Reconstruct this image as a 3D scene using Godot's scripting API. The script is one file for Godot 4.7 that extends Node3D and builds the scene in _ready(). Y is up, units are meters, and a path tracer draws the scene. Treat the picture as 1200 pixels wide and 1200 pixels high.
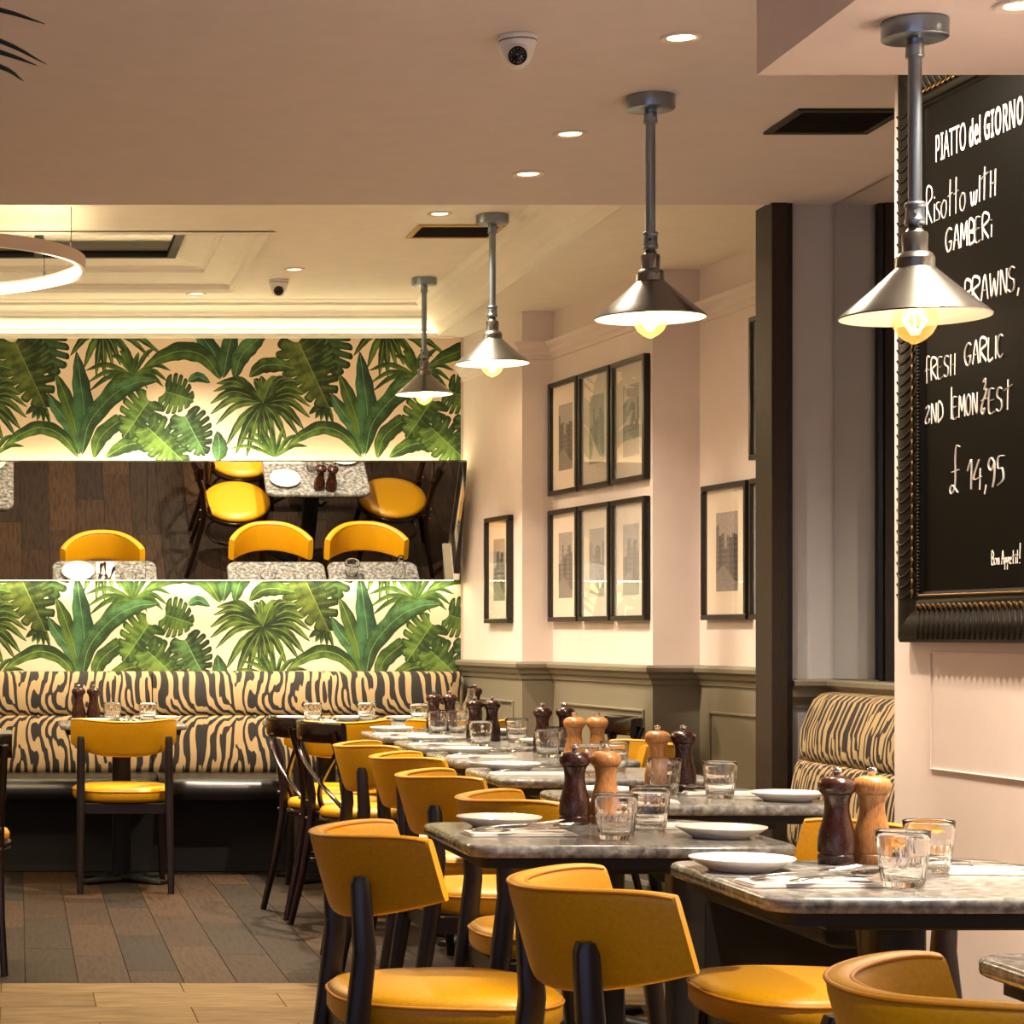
extends Node3D
# A restaurant dining room at night. Units are metres, y is up; d below means depth, so z = -d.

var taken := {}
var rng := RandomNumberGenerator.new()
var mats := {}
var leaf_pixels := PackedByteArray()
var wash := FastNoiseLite.new()
const LEAF_W := 1328
const LEAF_H := 1048


# ---------------------------------------------------------------- mesh building
class Shape:
	var st := SurfaceTool.new()
	var group := 1

	func _init() -> void:
		st.begin(Mesh.PRIMITIVE_TRIANGLES)

	func tri(a: Vector3, b: Vector3, c: Vector3, ua := Vector2.ZERO, ub := Vector2.ZERO, uc := Vector2.ZERO) -> void:
		if a.is_equal_approx(b) or b.is_equal_approx(c) or a.is_equal_approx(c):
			return
		st.set_uv(ua); st.add_vertex(a)
		st.set_uv(uc); st.add_vertex(c)
		st.set_uv(ub); st.add_vertex(b)

	func smooth() -> void:
		group += 1
		st.set_smooth_group(group)

	func flat() -> void:
		st.set_smooth_group(-1)

	# rows of points; the outside is (next column - this) x (next row - this)
	func grid(rows: Array, closed := false, uvs: Array = []) -> void:
		smooth()
		for i in rows.size() - 1:
			var a: PackedVector3Array = rows[i]
			var b: PackedVector3Array = rows[i + 1]
			var n := a.size()
			for j in (n if closed else n - 1):
				var k := (j + 1) % n
				if uvs:
					var p: PackedVector2Array = uvs[i]
					var q: PackedVector2Array = uvs[i + 1]
					tri(a[j], a[k], b[k], p[j], p[k], q[k])
					tri(a[j], b[k], b[j], p[j], q[k], q[j])
				else:
					tri(a[j], a[k], b[k])
					tri(a[j], b[k], b[j])

	func fan(ring: PackedVector3Array, center: Vector3, flip := false) -> void:
		smooth()
		for j in ring.size():
			var k := (j + 1) % ring.size()
			if flip:
				tri(center, ring[k], ring[j])
			else:
				tri(center, ring[j], ring[k])

	# profile runs of (radius, height), upwards on the outside; a new run starts a sharp edge
	func lathe(runs: Array, n := 32, at := Vector3.ZERO, flutes := 0, depth := 0.0, low := 0.0, high := 0.0) -> void:
		for run in runs:
			var rows := []
			for p: Vector2 in run:
				var row := PackedVector3Array()
				for j in n:
					var t := TAU * j / n
					var r: float = p.x
					if flutes and p.y > low and p.y < high:
						r *= 1.0 + depth * (absf(cos(t * flutes / 2.0)) - 0.6)
					row.append(at + Vector3(r * cos(t), p.y, -r * sin(t)))
				rows.append(row)
			grid(rows, true)

	func tube(points: Array, radius, n := 8, squash := 1.0, caps := true) -> void:
		var rows := []
		var u := Vector3.ZERO
		for i in points.size():
			var p: Vector3 = points[i]
			var t: Vector3 = (points[mini(i + 1, points.size() - 1)] - points[maxi(i - 1, 0)]).normalized()
			if u == Vector3.ZERO:
				u = t.cross(Vector3.UP) if absf(t.y) < 0.9 else t.cross(Vector3.BACK)
			u = (u - t * u.dot(t)).normalized()
			var v := t.cross(u)
			var r: float = radius[i] if radius is Array else radius
			var row := PackedVector3Array()
			for j in n:
				var a := TAU * j / n
				row.append(p + u * (r * cos(a)) + v * (r * squash * sin(a)))
			rows.append(row)
		grid(rows, true)
		if caps:
			fan(rows[0], points[0], true)
			fan(rows[-1], points[-1])

	# near-vertical post: level rings of a chamfered rectangle; each entry is [centre, width x, width z]
	func post(rings: Array, cut := 0.25) -> void:
		var rows := []
		for e in rings:
			var c: Vector3 = e[0]
			var a: float = e[1] / 2
			var b: float = e[2] / 2
			var k := minf(a, b) * cut
			rows.append(PackedVector3Array([c + Vector3(a, 0, -b + k), c + Vector3(a - k, 0, -b), c + Vector3(-a + k, 0, -b), c + Vector3(-a, 0, -b + k), c + Vector3(-a, 0, b - k), c + Vector3(-a + k, 0, b), c + Vector3(a - k, 0, b), c + Vector3(a, 0, b - k)]))
		grid(rows, true)
		fan(rows[0], rings[0][0], true)
		fan(rows[-1], rings[-1][0])

	func otri(c: Vector3, p: Vector3, q: Vector3, r: Vector3) -> void:
		if (q - p).cross(r - p).dot(p + q + r - 3 * c) < 0:
			tri(p, r, q)
		else:
			tri(p, q, r)

	func oquad(c: Vector3, p: Vector3, q: Vector3, r: Vector3, s: Vector3) -> void:
		otri(c, p, q, r)
		otri(c, p, r, s)

	# box with chamfered edges
	func box(c: Vector3, size: Vector3, cut := 0.0, b := Basis()) -> void:
		flat()
		var h := size / 2
		cut = minf(cut, minf(h.x, minf(h.y, h.z)) * 0.95)
		if cut <= 0:
			for axis in 3:
				for s in [-1.0, 1.0]:
					var pts := []
					for e in [[-1, -1], [1, -1], [1, 1], [-1, 1]]:
						var v := Vector3()
						v[axis] = s * h[axis]
						v[(axis + 1) % 3] = e[0] * h[(axis + 1) % 3]
						v[(axis + 2) % 3] = e[1] * h[(axis + 2) % 3]
						pts.append(c + b * v)
					oquad(c, pts[0], pts[1], pts[2], pts[3])
			return
		var at := func(s: Vector3, full: int) -> Vector3:
			var v := Vector3()
			for k in 3:
				v[k] = s[k] * (h[k] - (0.0 if k == full else cut))
			return c + b * v
		for axis in 3:
			var y := (axis + 1) % 3
			var z := (axis + 2) % 3
			for s in [-1.0, 1.0]:
				var pts := []
				for e in [[-1, -1], [1, -1], [1, 1], [-1, 1]]:
					var v := Vector3()
					v[axis] = s; v[y] = e[0]; v[z] = e[1]
					pts.append(at.call(v, axis))
				oquad(c, pts[0], pts[1], pts[2], pts[3])
				for s2 in [-1.0, 1.0]:
					var lo := Vector3(); var hi := Vector3()
					lo[axis] = s; lo[y] = s2; lo[z] = -1
					hi[axis] = s; hi[y] = s2; hi[z] = 1
					oquad(c, at.call(lo, axis), at.call(hi, axis), at.call(hi, y), at.call(lo, y))
		for x in [-1, 1]:
			for y in [-1, 1]:
				for z in [-1, 1]:
					var s := Vector3(x, y, z)
					otri(c, at.call(s, 0), at.call(s, 1), at.call(s, 2))

	# stack of level rings of one outline: each entry [PackedVector3Array]
	func stack(rows: Array, close_low := true, close_high := true) -> void:
		grid(rows, true)
		for e in [[0, close_low, true], [rows.size() - 1, close_high, false]]:
			if e[1]:
				var r: PackedVector3Array = rows[e[0]]
				var c := Vector3.ZERO
				for p in r:
					c += p / r.size()
				fan(r, c, e[2])

	func done() -> ArrayMesh:
		st.generate_normals()
		return st.commit()


func v2(a: Array) -> Array:
	var out := []
	for i in range(0, a.size(), 2):
		out.append(Vector2(a[i], a[i + 1]))
	return out


# rounded rectangle around the origin, turning the way Shape.grid needs
func rounded(w: float, l: float, r: float, y: float, inset := 0.0, n := 6) -> PackedVector3Array:
	var out := PackedVector3Array()
	var a := w / 2 - inset
	var b := l / 2 - inset
	r = maxf(r - inset, 0.002)
	for q in 4:
		var s: Vector2 = [Vector2(1, -1), Vector2(-1, -1), Vector2(-1, 1), Vector2(1, 1)][q]
		for k in n + 1:
			var t := PI / 2 * (q + float(k) / n)
			out.append(Vector3(s.x * (a - r) + r * cos(t), y, s.y * (b - r) - r * sin(t)))
	return out


# ---------------------------------------------------------------- naming and tagging
func numbered(called: String) -> String:
	var n: int = taken.get(called, 0)
	taken[called] = n + 1
	return called if n == 0 else "%s_%03d" % [called, n]


func tag(o: Node3D, label := "", category := "", group := "", kind := "") -> Node3D:
	for e in [["label", label], ["category", category], ["group", group], ["kind", kind]]:
		if e[1]:
			o.set_meta(e[0], e[1])
	return o


func thing(called: String, label: String, category: String, at := Vector3.ZERO, turn := 0.0, group := "") -> Node3D:
	var o := Node3D.new()
	o.name = numbered(called)
	add_child(o)
	o.position = at
	o.rotation.y = turn
	tag(o, label, category, group)
	return o


func put(called: String, shape, material: Material, parent: Node = self, label := "") -> MeshInstance3D:
	var o := MeshInstance3D.new()
	o.mesh = shape.done() if shape is Shape else shape
	o.material_override = material
	o.name = numbered(called) if parent == self else called
	parent.add_child(o, true)
	if label:
		o.set_meta("label", label)
	return o


func structure(called: String, shape, material: Material, parent: Node = self) -> MeshInstance3D:
	var o := put(called, shape, material, parent)
	if parent == self:
		o.set_meta("kind", "structure")
	return o


func copy(proto: Node3D, at: Vector3, turn: float, label: String, group := "") -> Node3D:
	var base := String(proto.name).get_slice("_0", 0)
	var o: Node3D = proto
	if proto.get_meta("used", false):
		o = proto.duplicate()
		o.name = numbered(base)
		add_child(o)
	proto.set_meta("used", true)
	o.position = at
	o.rotation.y = turn
	o.set_meta("label", label)
	if group:
		o.set_meta("group", group)
	return o


func one_box(c: Vector3, size: Vector3, cut := 0.0, b := Basis()) -> Shape:
	var s := Shape.new()
	s.box(c, size, cut, b)
	return s


# ---------------------------------------------------------------- materials
func srgb(r: float, g: float, b: float) -> Color:
	return Color(r / 255.0, g / 255.0, b / 255.0)


func noise_texture(seed_: int, frequency: float, colors: Array, size := 512, octaves := 4, warp := 0.0, kind := FastNoiseLite.TYPE_SIMPLEX_SMOOTH) -> NoiseTexture2D:
	var n := FastNoiseLite.new()
	n.seed = seed_
	n.noise_type = kind
	n.frequency = frequency
	n.fractal_octaves = octaves
	if warp > 0:
		n.domain_warp_enabled = true
		n.domain_warp_amplitude = warp
		n.domain_warp_frequency = frequency * 1.5
	var t := NoiseTexture2D.new()
	t.width = size
	t.height = size
	t.seamless = true
	t.noise = n
	if colors:
		var g := Gradient.new()
		var offsets := PackedFloat32Array()
		var cs := PackedColorArray()
		for i in colors.size():
			offsets.append(float(i) / (colors.size() - 1))
			cs.append(colors[i])
		g.offsets = offsets
		g.colors = cs
		t.color_ramp = g
	return t


func mat(called: String, color: Color, rough := 0.5, metal := 0.0) -> StandardMaterial3D:
	var m := StandardMaterial3D.new()
	m.resource_name = called
	m.albedo_color = color
	m.roughness = rough
	m.metallic = metal
	mats[called] = m
	return m


func grained(m: StandardMaterial3D, t: Texture2D, scale: Vector3, world := true) -> StandardMaterial3D:
	m.albedo_texture = t
	m.uv1_triplanar = true
	m.uv1_world_triplanar = world
	m.uv1_scale = scale
	return m


func bumped(m: StandardMaterial3D, t: Texture2D, cm: float) -> StandardMaterial3D:
	m.heightmap_enabled = true
	m.heightmap_texture = t
	m.heightmap_scale = cm
	return m


func glowing(called: String, color: Color, energy: float) -> StandardMaterial3D:
	var m := mat(called, Color(0.9, 0.9, 0.9))
	m.emission_enabled = true
	m.emission = color
	m.emission_energy_multiplier = energy
	return m


func make_materials() -> void:
	var white := Color.WHITE
	var plaster := noise_texture(3, 0.02, [Color(0.975, 0.975, 0.975), white], 512, 4)
	var fine := noise_texture(5, 0.12, [], 512, 3)
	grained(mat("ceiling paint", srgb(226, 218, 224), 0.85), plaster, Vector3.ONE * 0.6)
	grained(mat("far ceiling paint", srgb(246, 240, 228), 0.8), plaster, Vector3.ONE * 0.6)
	grained(mat("wall paint", srgb(228, 213, 206), 0.75), plaster, Vector3.ONE * 0.6)
	grained(mat("alcove paint", srgb(198, 198, 202), 0.8), plaster, Vector3.ONE * 0.6)
	grained(mat("dado paint", srgb(128, 120, 102), 0.5), plaster, Vector3.ONE * 0.6)
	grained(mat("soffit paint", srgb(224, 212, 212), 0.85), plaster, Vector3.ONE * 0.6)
	var leather := noise_texture(8, 0.05, [Color(0.86, 0.86, 0.86), white], 512, 5)
	grained(mat("yellow leather", srgb(220, 160, 8), 0.4), leather, Vector3.ONE * 4, false)
	mat("yellow piping", srgb(196, 128, 12), 0.5)
	var grain := noise_texture(11, 0.03, [Color(0.55, 0.5, 0.5), white], 512, 5, 12.0)
	grained(mat("dark wood", srgb(30, 15, 10), 0.36), grain, Vector3(14, 2, 14), false)
	grained(mat("bentwood", srgb(38, 17, 13), 0.18), grain, Vector3(14, 2, 14), false)
	grained(mat("post wood", srgb(58, 40, 24), 0.6), grain, Vector3(12, 0.8, 12))
	mat("black edge", srgb(14, 12, 12), 0.35)
	var veins := noise_texture(21, 0.012, [srgb(46, 45, 45), srgb(84, 83, 82), srgb(112, 111, 109), srgb(132, 131, 128), srgb(168, 166, 162), srgb(96, 95, 93)], 1024, 7, 40.0)
	grained(mat("grey marble", white, 0.16), veins, Vector3.ONE * 2.6)
	mat("black iron", srgb(12, 11, 11), 0.5, 0.1)
	mat("black board", srgb(13, 11, 10), 0.7)
	var seat := mat("black leather", srgb(16, 14, 15), 0.34)
	grained(seat, leather, Vector3.ONE * 3)
	mat("china", srgb(238, 232, 222), 0.12)
	grained(mat("linen", srgb(240, 234, 224), 0.85), fine_cloth(), Vector3.ONE * 10)
	mat("cutlery steel", srgb(150, 147, 142), 0.14, 1.0)
	var glass := mat("tumbler glass", Color(1, 1, 1, 0.0), 0.0)
	glass.transparency = BaseMaterial3D.TRANSPARENCY_ALPHA
	glass.refraction_enabled = true
	glass.refraction_scale = 0.05
	var pane := mat("picture glass", Color(1, 1, 1, 0.02), 0.0)
	pane.transparency = BaseMaterial3D.TRANSPARENCY_ALPHA
	pane.metallic_specular = 0.5
	var coated := mat("coated picture glass", Color(1, 1, 1, 0.02), 0.0, 0.34)
	coated.transparency = BaseMaterial3D.TRANSPARENCY_ALPHA
	grained(mat("walnut", srgb(66, 32, 20), 0.25), grain, Vector3(16, 5, 16), false)
	grained(mat("beech", srgb(206, 146, 80), 0.35), grain, Vector3(16, 3, 16), false)
	mat("chrome", srgb(210, 210, 212), 0.12, 1.0)
	mat("zinc pipe", srgb(138, 150, 162), 0.28, 1.0)
	mat("brushed steel", srgb(128, 127, 122), 0.25, 1.0)
	mat("shade lining", srgb(228, 222, 210), 0.5)
	var amber := mat("amber bulb", Color(0.85, 0.55, 0.2, 0.22), 0.0)
	amber.transparency = BaseMaterial3D.TRANSPARENCY_ALPHA
	glowing("filament glow", Color(1.0, 0.74, 0.34), 5.0)
	glowing("downlight glow", Color(1.0, 0.86, 0.66), 12.0)
	glowing("strip light glow", Color(1.0, 0.93, 0.7), 10.0)
	glowing("cove light glow", Color(1.0, 0.86, 0.6), 5.0)
	glowing("ring light glow", Color(1.0, 0.87, 0.64), 5.0)
	mat("ring housing", srgb(206, 188, 178), 0.5)
	mat("trim white", srgb(232, 224, 214), 0.4)
	mat("mirror silver", Color(0.86, 0.86, 0.85), 0.01, 1.0)
	mat("frame black", srgb(22, 17, 14), 0.35)
	mat("mat board", srgb(232, 216, 196), 0.8)
	mat("camera white", srgb(232, 230, 228), 0.3)
	mat("lens black", srgb(10, 10, 12), 0.08)
	mat("vent dark", srgb(34, 27, 22), 0.6)
	mat("vent gold", srgb(196, 160, 84), 0.45)
	mat("slate", srgb(15, 13, 10), 0.42).metallic_specular = 0.12
	mat("chalk", srgb(244, 238, 232), 0.8)
	var carved := mat("carved frame", srgb(15, 11, 7), 0.4)
	carved.metallic = 0.1
	carved.metallic_specular = 0.3
	mat("gilt", srgb(96, 68, 30), 0.35, 0.6)
	var palm := mat("palm leaf", srgb(24, 44, 22), 0.5)
	palm.backlight_enabled = true
	palm.backlight = Color(0.02, 0.06, 0.02)
	mat("clay", srgb(90, 64, 50), 0.8)
	mat("soil", srgb(30, 22, 16), 0.95)
	mat("skylight glass", srgb(16, 20, 12), 0.1).metallic_specular = 0.12
	mat("skylight bar", srgb(17, 17, 15), 0.6)
	var wood := noise_texture(31, 0.02, [Color(0.62, 0.6, 0.58), Color(0.8, 0.79, 0.78), white, Color(0.86, 0.84, 0.82)], 512, 6, 10.0)
	var tones := [srgb(58, 42, 29), srgb(50, 38, 28), srgb(68, 49, 33), srgb(46, 37, 30), srgb(60, 45, 33)]
	for i in tones.size():
		var m := grained(mat("dark plank %d" % i, tones[i], 0.62), wood, Vector3(5, 1, 0.5))
		m.metallic_specular = 0.3
		m.uv1_offset = Vector3(i * 0.37, 0, i * 0.21)
	var pale := [srgb(128, 104, 68), srgb(121, 98, 64), srgb(134, 110, 73)]
	for i in pale.size():
		var m := grained(mat("pale tile %d" % i, pale[i], 0.6), wood, Vector3(0.4, 1, 5))
		m.metallic_specular = 0.3
		m.uv1_offset = Vector3(i * 0.29, 0, i * 0.43)
	mat("grout", srgb(40, 32, 26), 0.9)
	mat("rubber", srgb(12, 12, 12), 0.7)


func fine_cloth() -> NoiseTexture2D:
	return noise_texture(41, 0.2, [Color(0.94, 0.94, 0.94), Color.WHITE], 256, 2)


# ---------------------------------------------------------------- printed textures
func leaf_tri(a: Vector2, b: Vector2, c: Vector2, col: Color) -> void:
	var x0 := int(floor(minf(a.x, minf(b.x, c.x))))
	var x1 := int(ceil(maxf(a.x, maxf(b.x, c.x))))
	var y0 := int(floor(minf(a.y, minf(b.y, c.y))))
	var y1 := int(ceil(maxf(a.y, maxf(b.y, c.y))))
	var area := (b - a).cross(c - a)
	if absf(area) < 0.01:
		return
	var s := signf(area)
	var r := int(clampf(col.r * 255, 0, 255))
	var g := int(clampf(col.g * 255, 0, 255))
	var bl := int(clampf(col.b * 255, 0, 255))
	var tol := -0.6 * sqrt(absf(area)) * 0.3
	for y in range(y0, y1 + 1):
		var yy := posmod(y, LEAF_H) * LEAF_W
		for x in range(x0, x1 + 1):
			var p := Vector2(x + 0.5, y + 0.5)
			if s * (b - a).cross(p - a) >= tol and s * (c - b).cross(p - b) >= tol and s * (a - c).cross(p - c) >= tol:
				var k := (yy + posmod(x, LEAF_W)) * 3
				leaf_pixels[k] = r
				leaf_pixels[k + 1] = g
				leaf_pixels[k + 2] = bl


func spline(pts: Array, n: int) -> PackedVector2Array:
	var out := PackedVector2Array()
	var m := pts.size() - 1
	for i in n + 1:
		var f := float(i) / n * m
		var k := mini(int(f), m - 1)
		var t := f - k
		var p1: Vector2 = pts[k]
		var p2: Vector2 = pts[k + 1]
		var p0: Vector2 = pts[k - 1] if k > 0 else p1 * 2 - p2
		var p3: Vector2 = pts[k + 2] if k + 2 <= m else p2 * 2 - p1
		out.append(p1.cubic_interpolate(p2, p0, p3, t))
	return out


# a printed strap leaf along a spine: two tones either side of a pale midrib, with fine side veins
func print_leaf(flat_pts: Array, width: float, dark: Color, light: Color, blunt := 0.75, veins := 26.0) -> void:
	var pts := v2(flat_pts)
	var len_ := 0.0
	for i in pts.size() - 1:
		len_ += pts[i].distance_to(pts[i + 1])
	var n := int(clampf(len_ / 7, 8, 60))
	var s := spline(pts, n)
	var m := 8 if width > 40 else 4
	var jag := rng.randf() * 9
	var prev := []
	for i in n + 1:
		var f := float(i) / n
		var t := (s[mini(i + 1, n)] - s[maxi(i - 1, 0)]).normalized()
		var nrm := Vector2(-t.y, t.x)
		var w := width / 2 * pow(maxf(sin(PI * pow(f, 0.85)), 0.0), blunt) * (1.0 + 0.05 * sin(f * 31 + jag))
		w = maxf(w, 1.2)
		var row := []
		for j in m + 1:
			var e := float(j) / m * 2 - 1
			row.append(s[i] + nrm * (w * e) + t * (absf(e) * w * 0.12))
		if prev:
			for j in m:
				var e := (float(j) + 0.5) / m * 2 - 1
				var shade := 0.5 - 0.42 * e
				shade += 0.07 * sin((f * veins - absf(e) * 1.6) * TAU) * (1.0 if width > 30 else 0.3)
				shade += 0.22 * sin(f * 5 + jag)
				shade += 0.55 * wash.get_noise_2dv(row[j])
				if absf(e) > 0.8:
					shade -= 0.25
				var col := dark.lerp(light, clampf(shade, 0, 1))
				leaf_tri(prev[j], prev[j + 1], row[j + 1], col)
				leaf_tri(prev[j], row[j + 1], row[j], col)
		prev = row
	if width > 30:
		for i in n - 2:
			var t := (s[i + 1] - s[i]).normalized()
			var o := Vector2(-t.y, t.x) * 1.3
			var col := light.lerp(Color(0.8, 0.84, 0.55), 0.35)
			leaf_tri(s[i] - o, s[i] + o, s[i + 1] + o, col)
			leaf_tri(s[i] - o, s[i + 1] + o, s[i + 1] - o, col)


func print_fan(cx: float, cy: float, tips: Array, width: float, dark: Color, light: Color, droop := 30.0) -> void:
	for i in range(0, tips.size(), 2):
		var c := Vector2(cx, cy)
		var p := Vector2(tips[i], tips[i + 1])
		var mid := c.lerp(p, 0.55) - Vector2(0, droop * (0.4 + absf(p.x - cx) / (absf(p.x - cx) + absf(p.y - cy) + 1)))
		print_leaf([c.x, c.y, mid.x, mid.y, p.x, p.y], width * rng.randf_range(0.8, 1.15), dark, light, 0.7, 3.0)


# a split leaf: a broad heart-shaped blade cut from its edge towards the spine
func print_split(bx: float, by: float, tx: float, ty: float, width: float, dark: Color, light: Color, lobes := 6) -> void:
	var b := Vector2(bx, by)
	var t := Vector2(tx, ty)
	var ax := (t - b).normalized()
	var nx := Vector2(-ax.y, ax.x)
	var l := b.distance_to(t)
	var n := 72
	var m := 8
	for s in [-1.0, 1.0]:
		var prev := []
		for i in n + 1:
			var f := float(i) / n
			var w: float = width / 2 * pow(sin(PI * clampf(pow(f, 0.7) * 0.94 + 0.06, 0, 1)), 0.6)
			var cut: float = fposmod(f * lobes + (0.3 if s > 0 else 0.0), 1.0)
			var reach := 0.52 if cut < 0.16 and f > 0.12 and f < 0.93 else 1.0 - 0.12 * pow(absf(cut - 0.58) / 0.42, 3.0)
			var row := []
			for j in m + 1:
				var e := float(j) / m * reach
				row.append(b + ax * (l * (f * 0.84 + 0.2 * e * f - 0.16 * e * e * (1 - f))) + nx * (s * w * e))
			if prev:
				for j in m:
					var e := (j + 0.5) / m * reach
					var shade: float = 0.58 + 0.22 * s - 0.35 * e + 0.2 * cos((cut - 0.58) * TAU) * (0.4 + 0.6 * e)
					shade += 0.55 * wash.get_noise_2dv(row[j])
					if absf(cut - 0.58) < 0.04:
						shade += 0.3
					if j == m - 1:
						shade -= 0.45
					var col := dark.lerp(light, clampf(shade, 0, 1))
					leaf_tri(prev[j], prev[j + 1], row[j + 1], col)
					leaf_tri(prev[j], row[j + 1], row[j], col)
			prev = row
	print_leaf([b.x, b.y, (b.x + t.x) / 2, (b.y + t.y) / 2, t.x, t.y], 5.0, light, light.lerp(Color.WHITE, 0.25), 0.3, 1.0)


func wallpaper() -> StandardMaterial3D:
	leaf_pixels.resize(LEAF_W * LEAF_H * 3)
	for i in LEAF_W * LEAF_H:
		leaf_pixels[i * 3] = 242
		leaf_pixels[i * 3 + 1] = 220
		leaf_pixels[i * 3 + 2] = 192
	var d1 := srgb(24, 44, 16)
	var d2 := srgb(33, 60, 24)
	var d3 := srgb(26, 58, 40)
	var l1 := srgb(94, 126, 50)
	var l2 := srgb(116, 150, 64)
	var l3 := srgb(86, 134, 86)
	var olive := srgb(106, 122, 48)
	wash.seed = 5
	wash.frequency = 0.014
	wash.fractal_octaves = 3
	# the broad dark leaves and the fan leaves behind
	print_fan(480, -30, [330, 95, 395, 150, 450, 190, 490, 200, 530, 150, 565, 140, 640, 150, 700, 100, 760, 90, 600, 90], 32, d1, l1)
	print_fan(625, 190, [520, 95, 560, 70, 590, 55, 650, 80, 725, 60, 400, 165, 405, 225, 418, 262, 470, 280, 500, 250, 800, 165, 785, 215, 765, 240, 690, 250], 24, d2, l1)
	print_fan(545, 370, [500, 420, 520, 440, 545, 430, 560, 400], 14, d1, l1, 4)
	print_fan(640, 430, [610, 480, 635, 490, 660, 470], 14, d1, l1, 4)
	print_split(190, 150, 215, -110, 260, d1, srgb(70, 104, 50), 7)
	print_fan(200, 300, [150, 390, 175, 400, 205, 410, 235, 415, 120, 370], 26, d1, l1, 0)
	print_split(70, 30, 215, 340, 270, d1, olive, 8)
	# the plant with the long upright leaves
	print_leaf([375, 560, 330, 430, 265, 340, 222, 270], 66, d3, l3)
	print_leaf([372, 540, 345, 400, 300, 270, 262, 180], 70, d2, l1)
	print_leaf([378, 540, 395, 380, 378, 220, 358, 76], 92, d3, srgb(70, 120, 78))
	print_leaf([440, 575, 470, 480, 540, 415, 600, 380], 78, d2, l1)
	print_leaf([384, 560, 420, 410, 530, 280, 640, 222, 745, 210], 88, d2, l3)
	print_leaf([368, 572, 290, 470, 190, 432, 90, 468, 10, 530], 66, d2, l2)
	print_leaf([495, 572, 580, 520, 650, 508, 715, 550], 74, d2, l2)
	# the plant at the upper right
	print_leaf([1036, 200, 1005, 90, 945, 0, 915, -80], 76, d3, l3)
	print_leaf([1046, 200, 1072, 60, 1110, -60], 78, d3, srgb(86, 126, 70))
	print_leaf([1098, 205, 1130, 100, 1195, 30, 1250, -10], 84, d2, srgb(90, 130, 76))
	print_leaf([1034, 205, 965, 105, 865, 72, 765, 98, 672, 150], 88, d2, l1)
	print_leaf([1168, 195, 1230, 145, 1310, 140, 1385, 158], 72, d1, l1)
	print_leaf([880, 215, 930, 195, 985, 222], 46, d3, l3)
	# split leaves
	print_split(775, 262, 905, 305, 200, d2, l1, 6)
	print_split(698, 305, 580, 478, 205, d2, l2, 6)
	print_split(690, 430, 875, 605, 200, d2, l2, 7)
	print_split(866, 378, 962, 560, 200, d1, srgb(92, 134, 74), 7)
	print_leaf([1020, 590, 1030, 530, 1018, 448], 74, d2, l3)
	# the big fan palm
	print_fan(1232, 315, [1060, 205, 1015, 225, 1000, 262, 985, 320, 985, 370, 1010, 420, 1060, 515, 1105, 555, 1155, 570, 1215, 520, 1245, 530, 1290, 520, 1345, 500, 1400, 470, 1425, 440, 1452, 385, 1455, 335, 1425, 275, 1395, 215, 1350, 200, 1190, 205, 1225, 190, 1265, 210, 1300, 195], 38, d1, srgb(100, 128, 52), 40)
	print_fan(1290, 570, [1080, 530, 1130, 480, 1180, 455, 1225, 440, 1270, 430, 1330, 430, 1385, 465, 1440, 520], 22, d2, l2, 22)
	var im := Image.create_from_data(LEAF_W, LEAF_H, false, Image.FORMAT_RGB8, leaf_pixels)
	var m := mat("leaf wallpaper", Color.WHITE, 0.75)
	m.albedo_texture = ImageTexture.create_from_image(im)
	return m


# zebra cloth; u runs 1.1 m along the seat, v runs 0.27 m away from the middle seam
func zebra() -> StandardMaterial3D:
	var w := 1024
	var h := 256
	var n := FastNoiseLite.new()
	n.seed = 77
	n.noise_type = FastNoiseLite.TYPE_SIMPLEX_SMOOTH
	n.frequency = 1.0
	n.fractal_octaves = 2
	var px := PackedByteArray()
	px.resize(w * h * 3)
	var r := RandomNumberGenerator.new()
	r.seed = 12
	var forks := []
	for k in 16:
		forks.append(Vector3(r.randf() * PI, r.randf_range(0.12, 0.95) * 0.27 / 1.1 * PI, 1.0 if k % 2 else -1.0))
	for y in h:
		var v := float(y) / h
		for x in w:
			var a := TAU * x / w
			var q := Vector3(cos(a), sin(a), 0)
			var slow := n.get_noise_3d(q.x * 1.3, q.y * 1.3, v * 0.5)
			var mid := n.get_noise_3d(q.x * 4.0 + 9, q.y * 4.0, v * 0.8 + 4)
			var fast := n.get_noise_3d(q.x * 9.0, q.y * 9.0 + 5, v * 0.9)
			var phase := 20.0 * x / w + 0.6 * slow + 0.4 * mid - 1.4 * exp(-v / 0.12) + 0.2 * sin(v * 6.0)
			for f: Vector3 in forks:
				var fx := PI * x / w - f.x
				var fy := v * 0.27 / 1.1 * PI - f.y
				phase += f.z * atan2(cos(fx) * sinh(fy), sin(fx) * cosh(fy)) / TAU
			var wave := sin(TAU * phase) + 0.35 * fast - 0.1 + 0.12 * sin(TAU * phase * 2.0 + 4.0 * mid)
			var t := clampf(wave * 5.0 + 0.5, 0, 1)
			var c := srgb(172, 146, 104).lerp(srgb(30, 27, 26), t)
			var k := (y * w + x) * 3
			px[k] = int(c.r * 255)
			px[k + 1] = int(c.g * 255)
			px[k + 2] = int(c.b * 255)
	var m := mat("zebra cloth", Color.WHITE, 0.8)
	m.albedo_texture = ImageTexture.create_from_image(Image.create_from_data(w, h, false, Image.FORMAT_RGB8, px))
	return m


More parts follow.
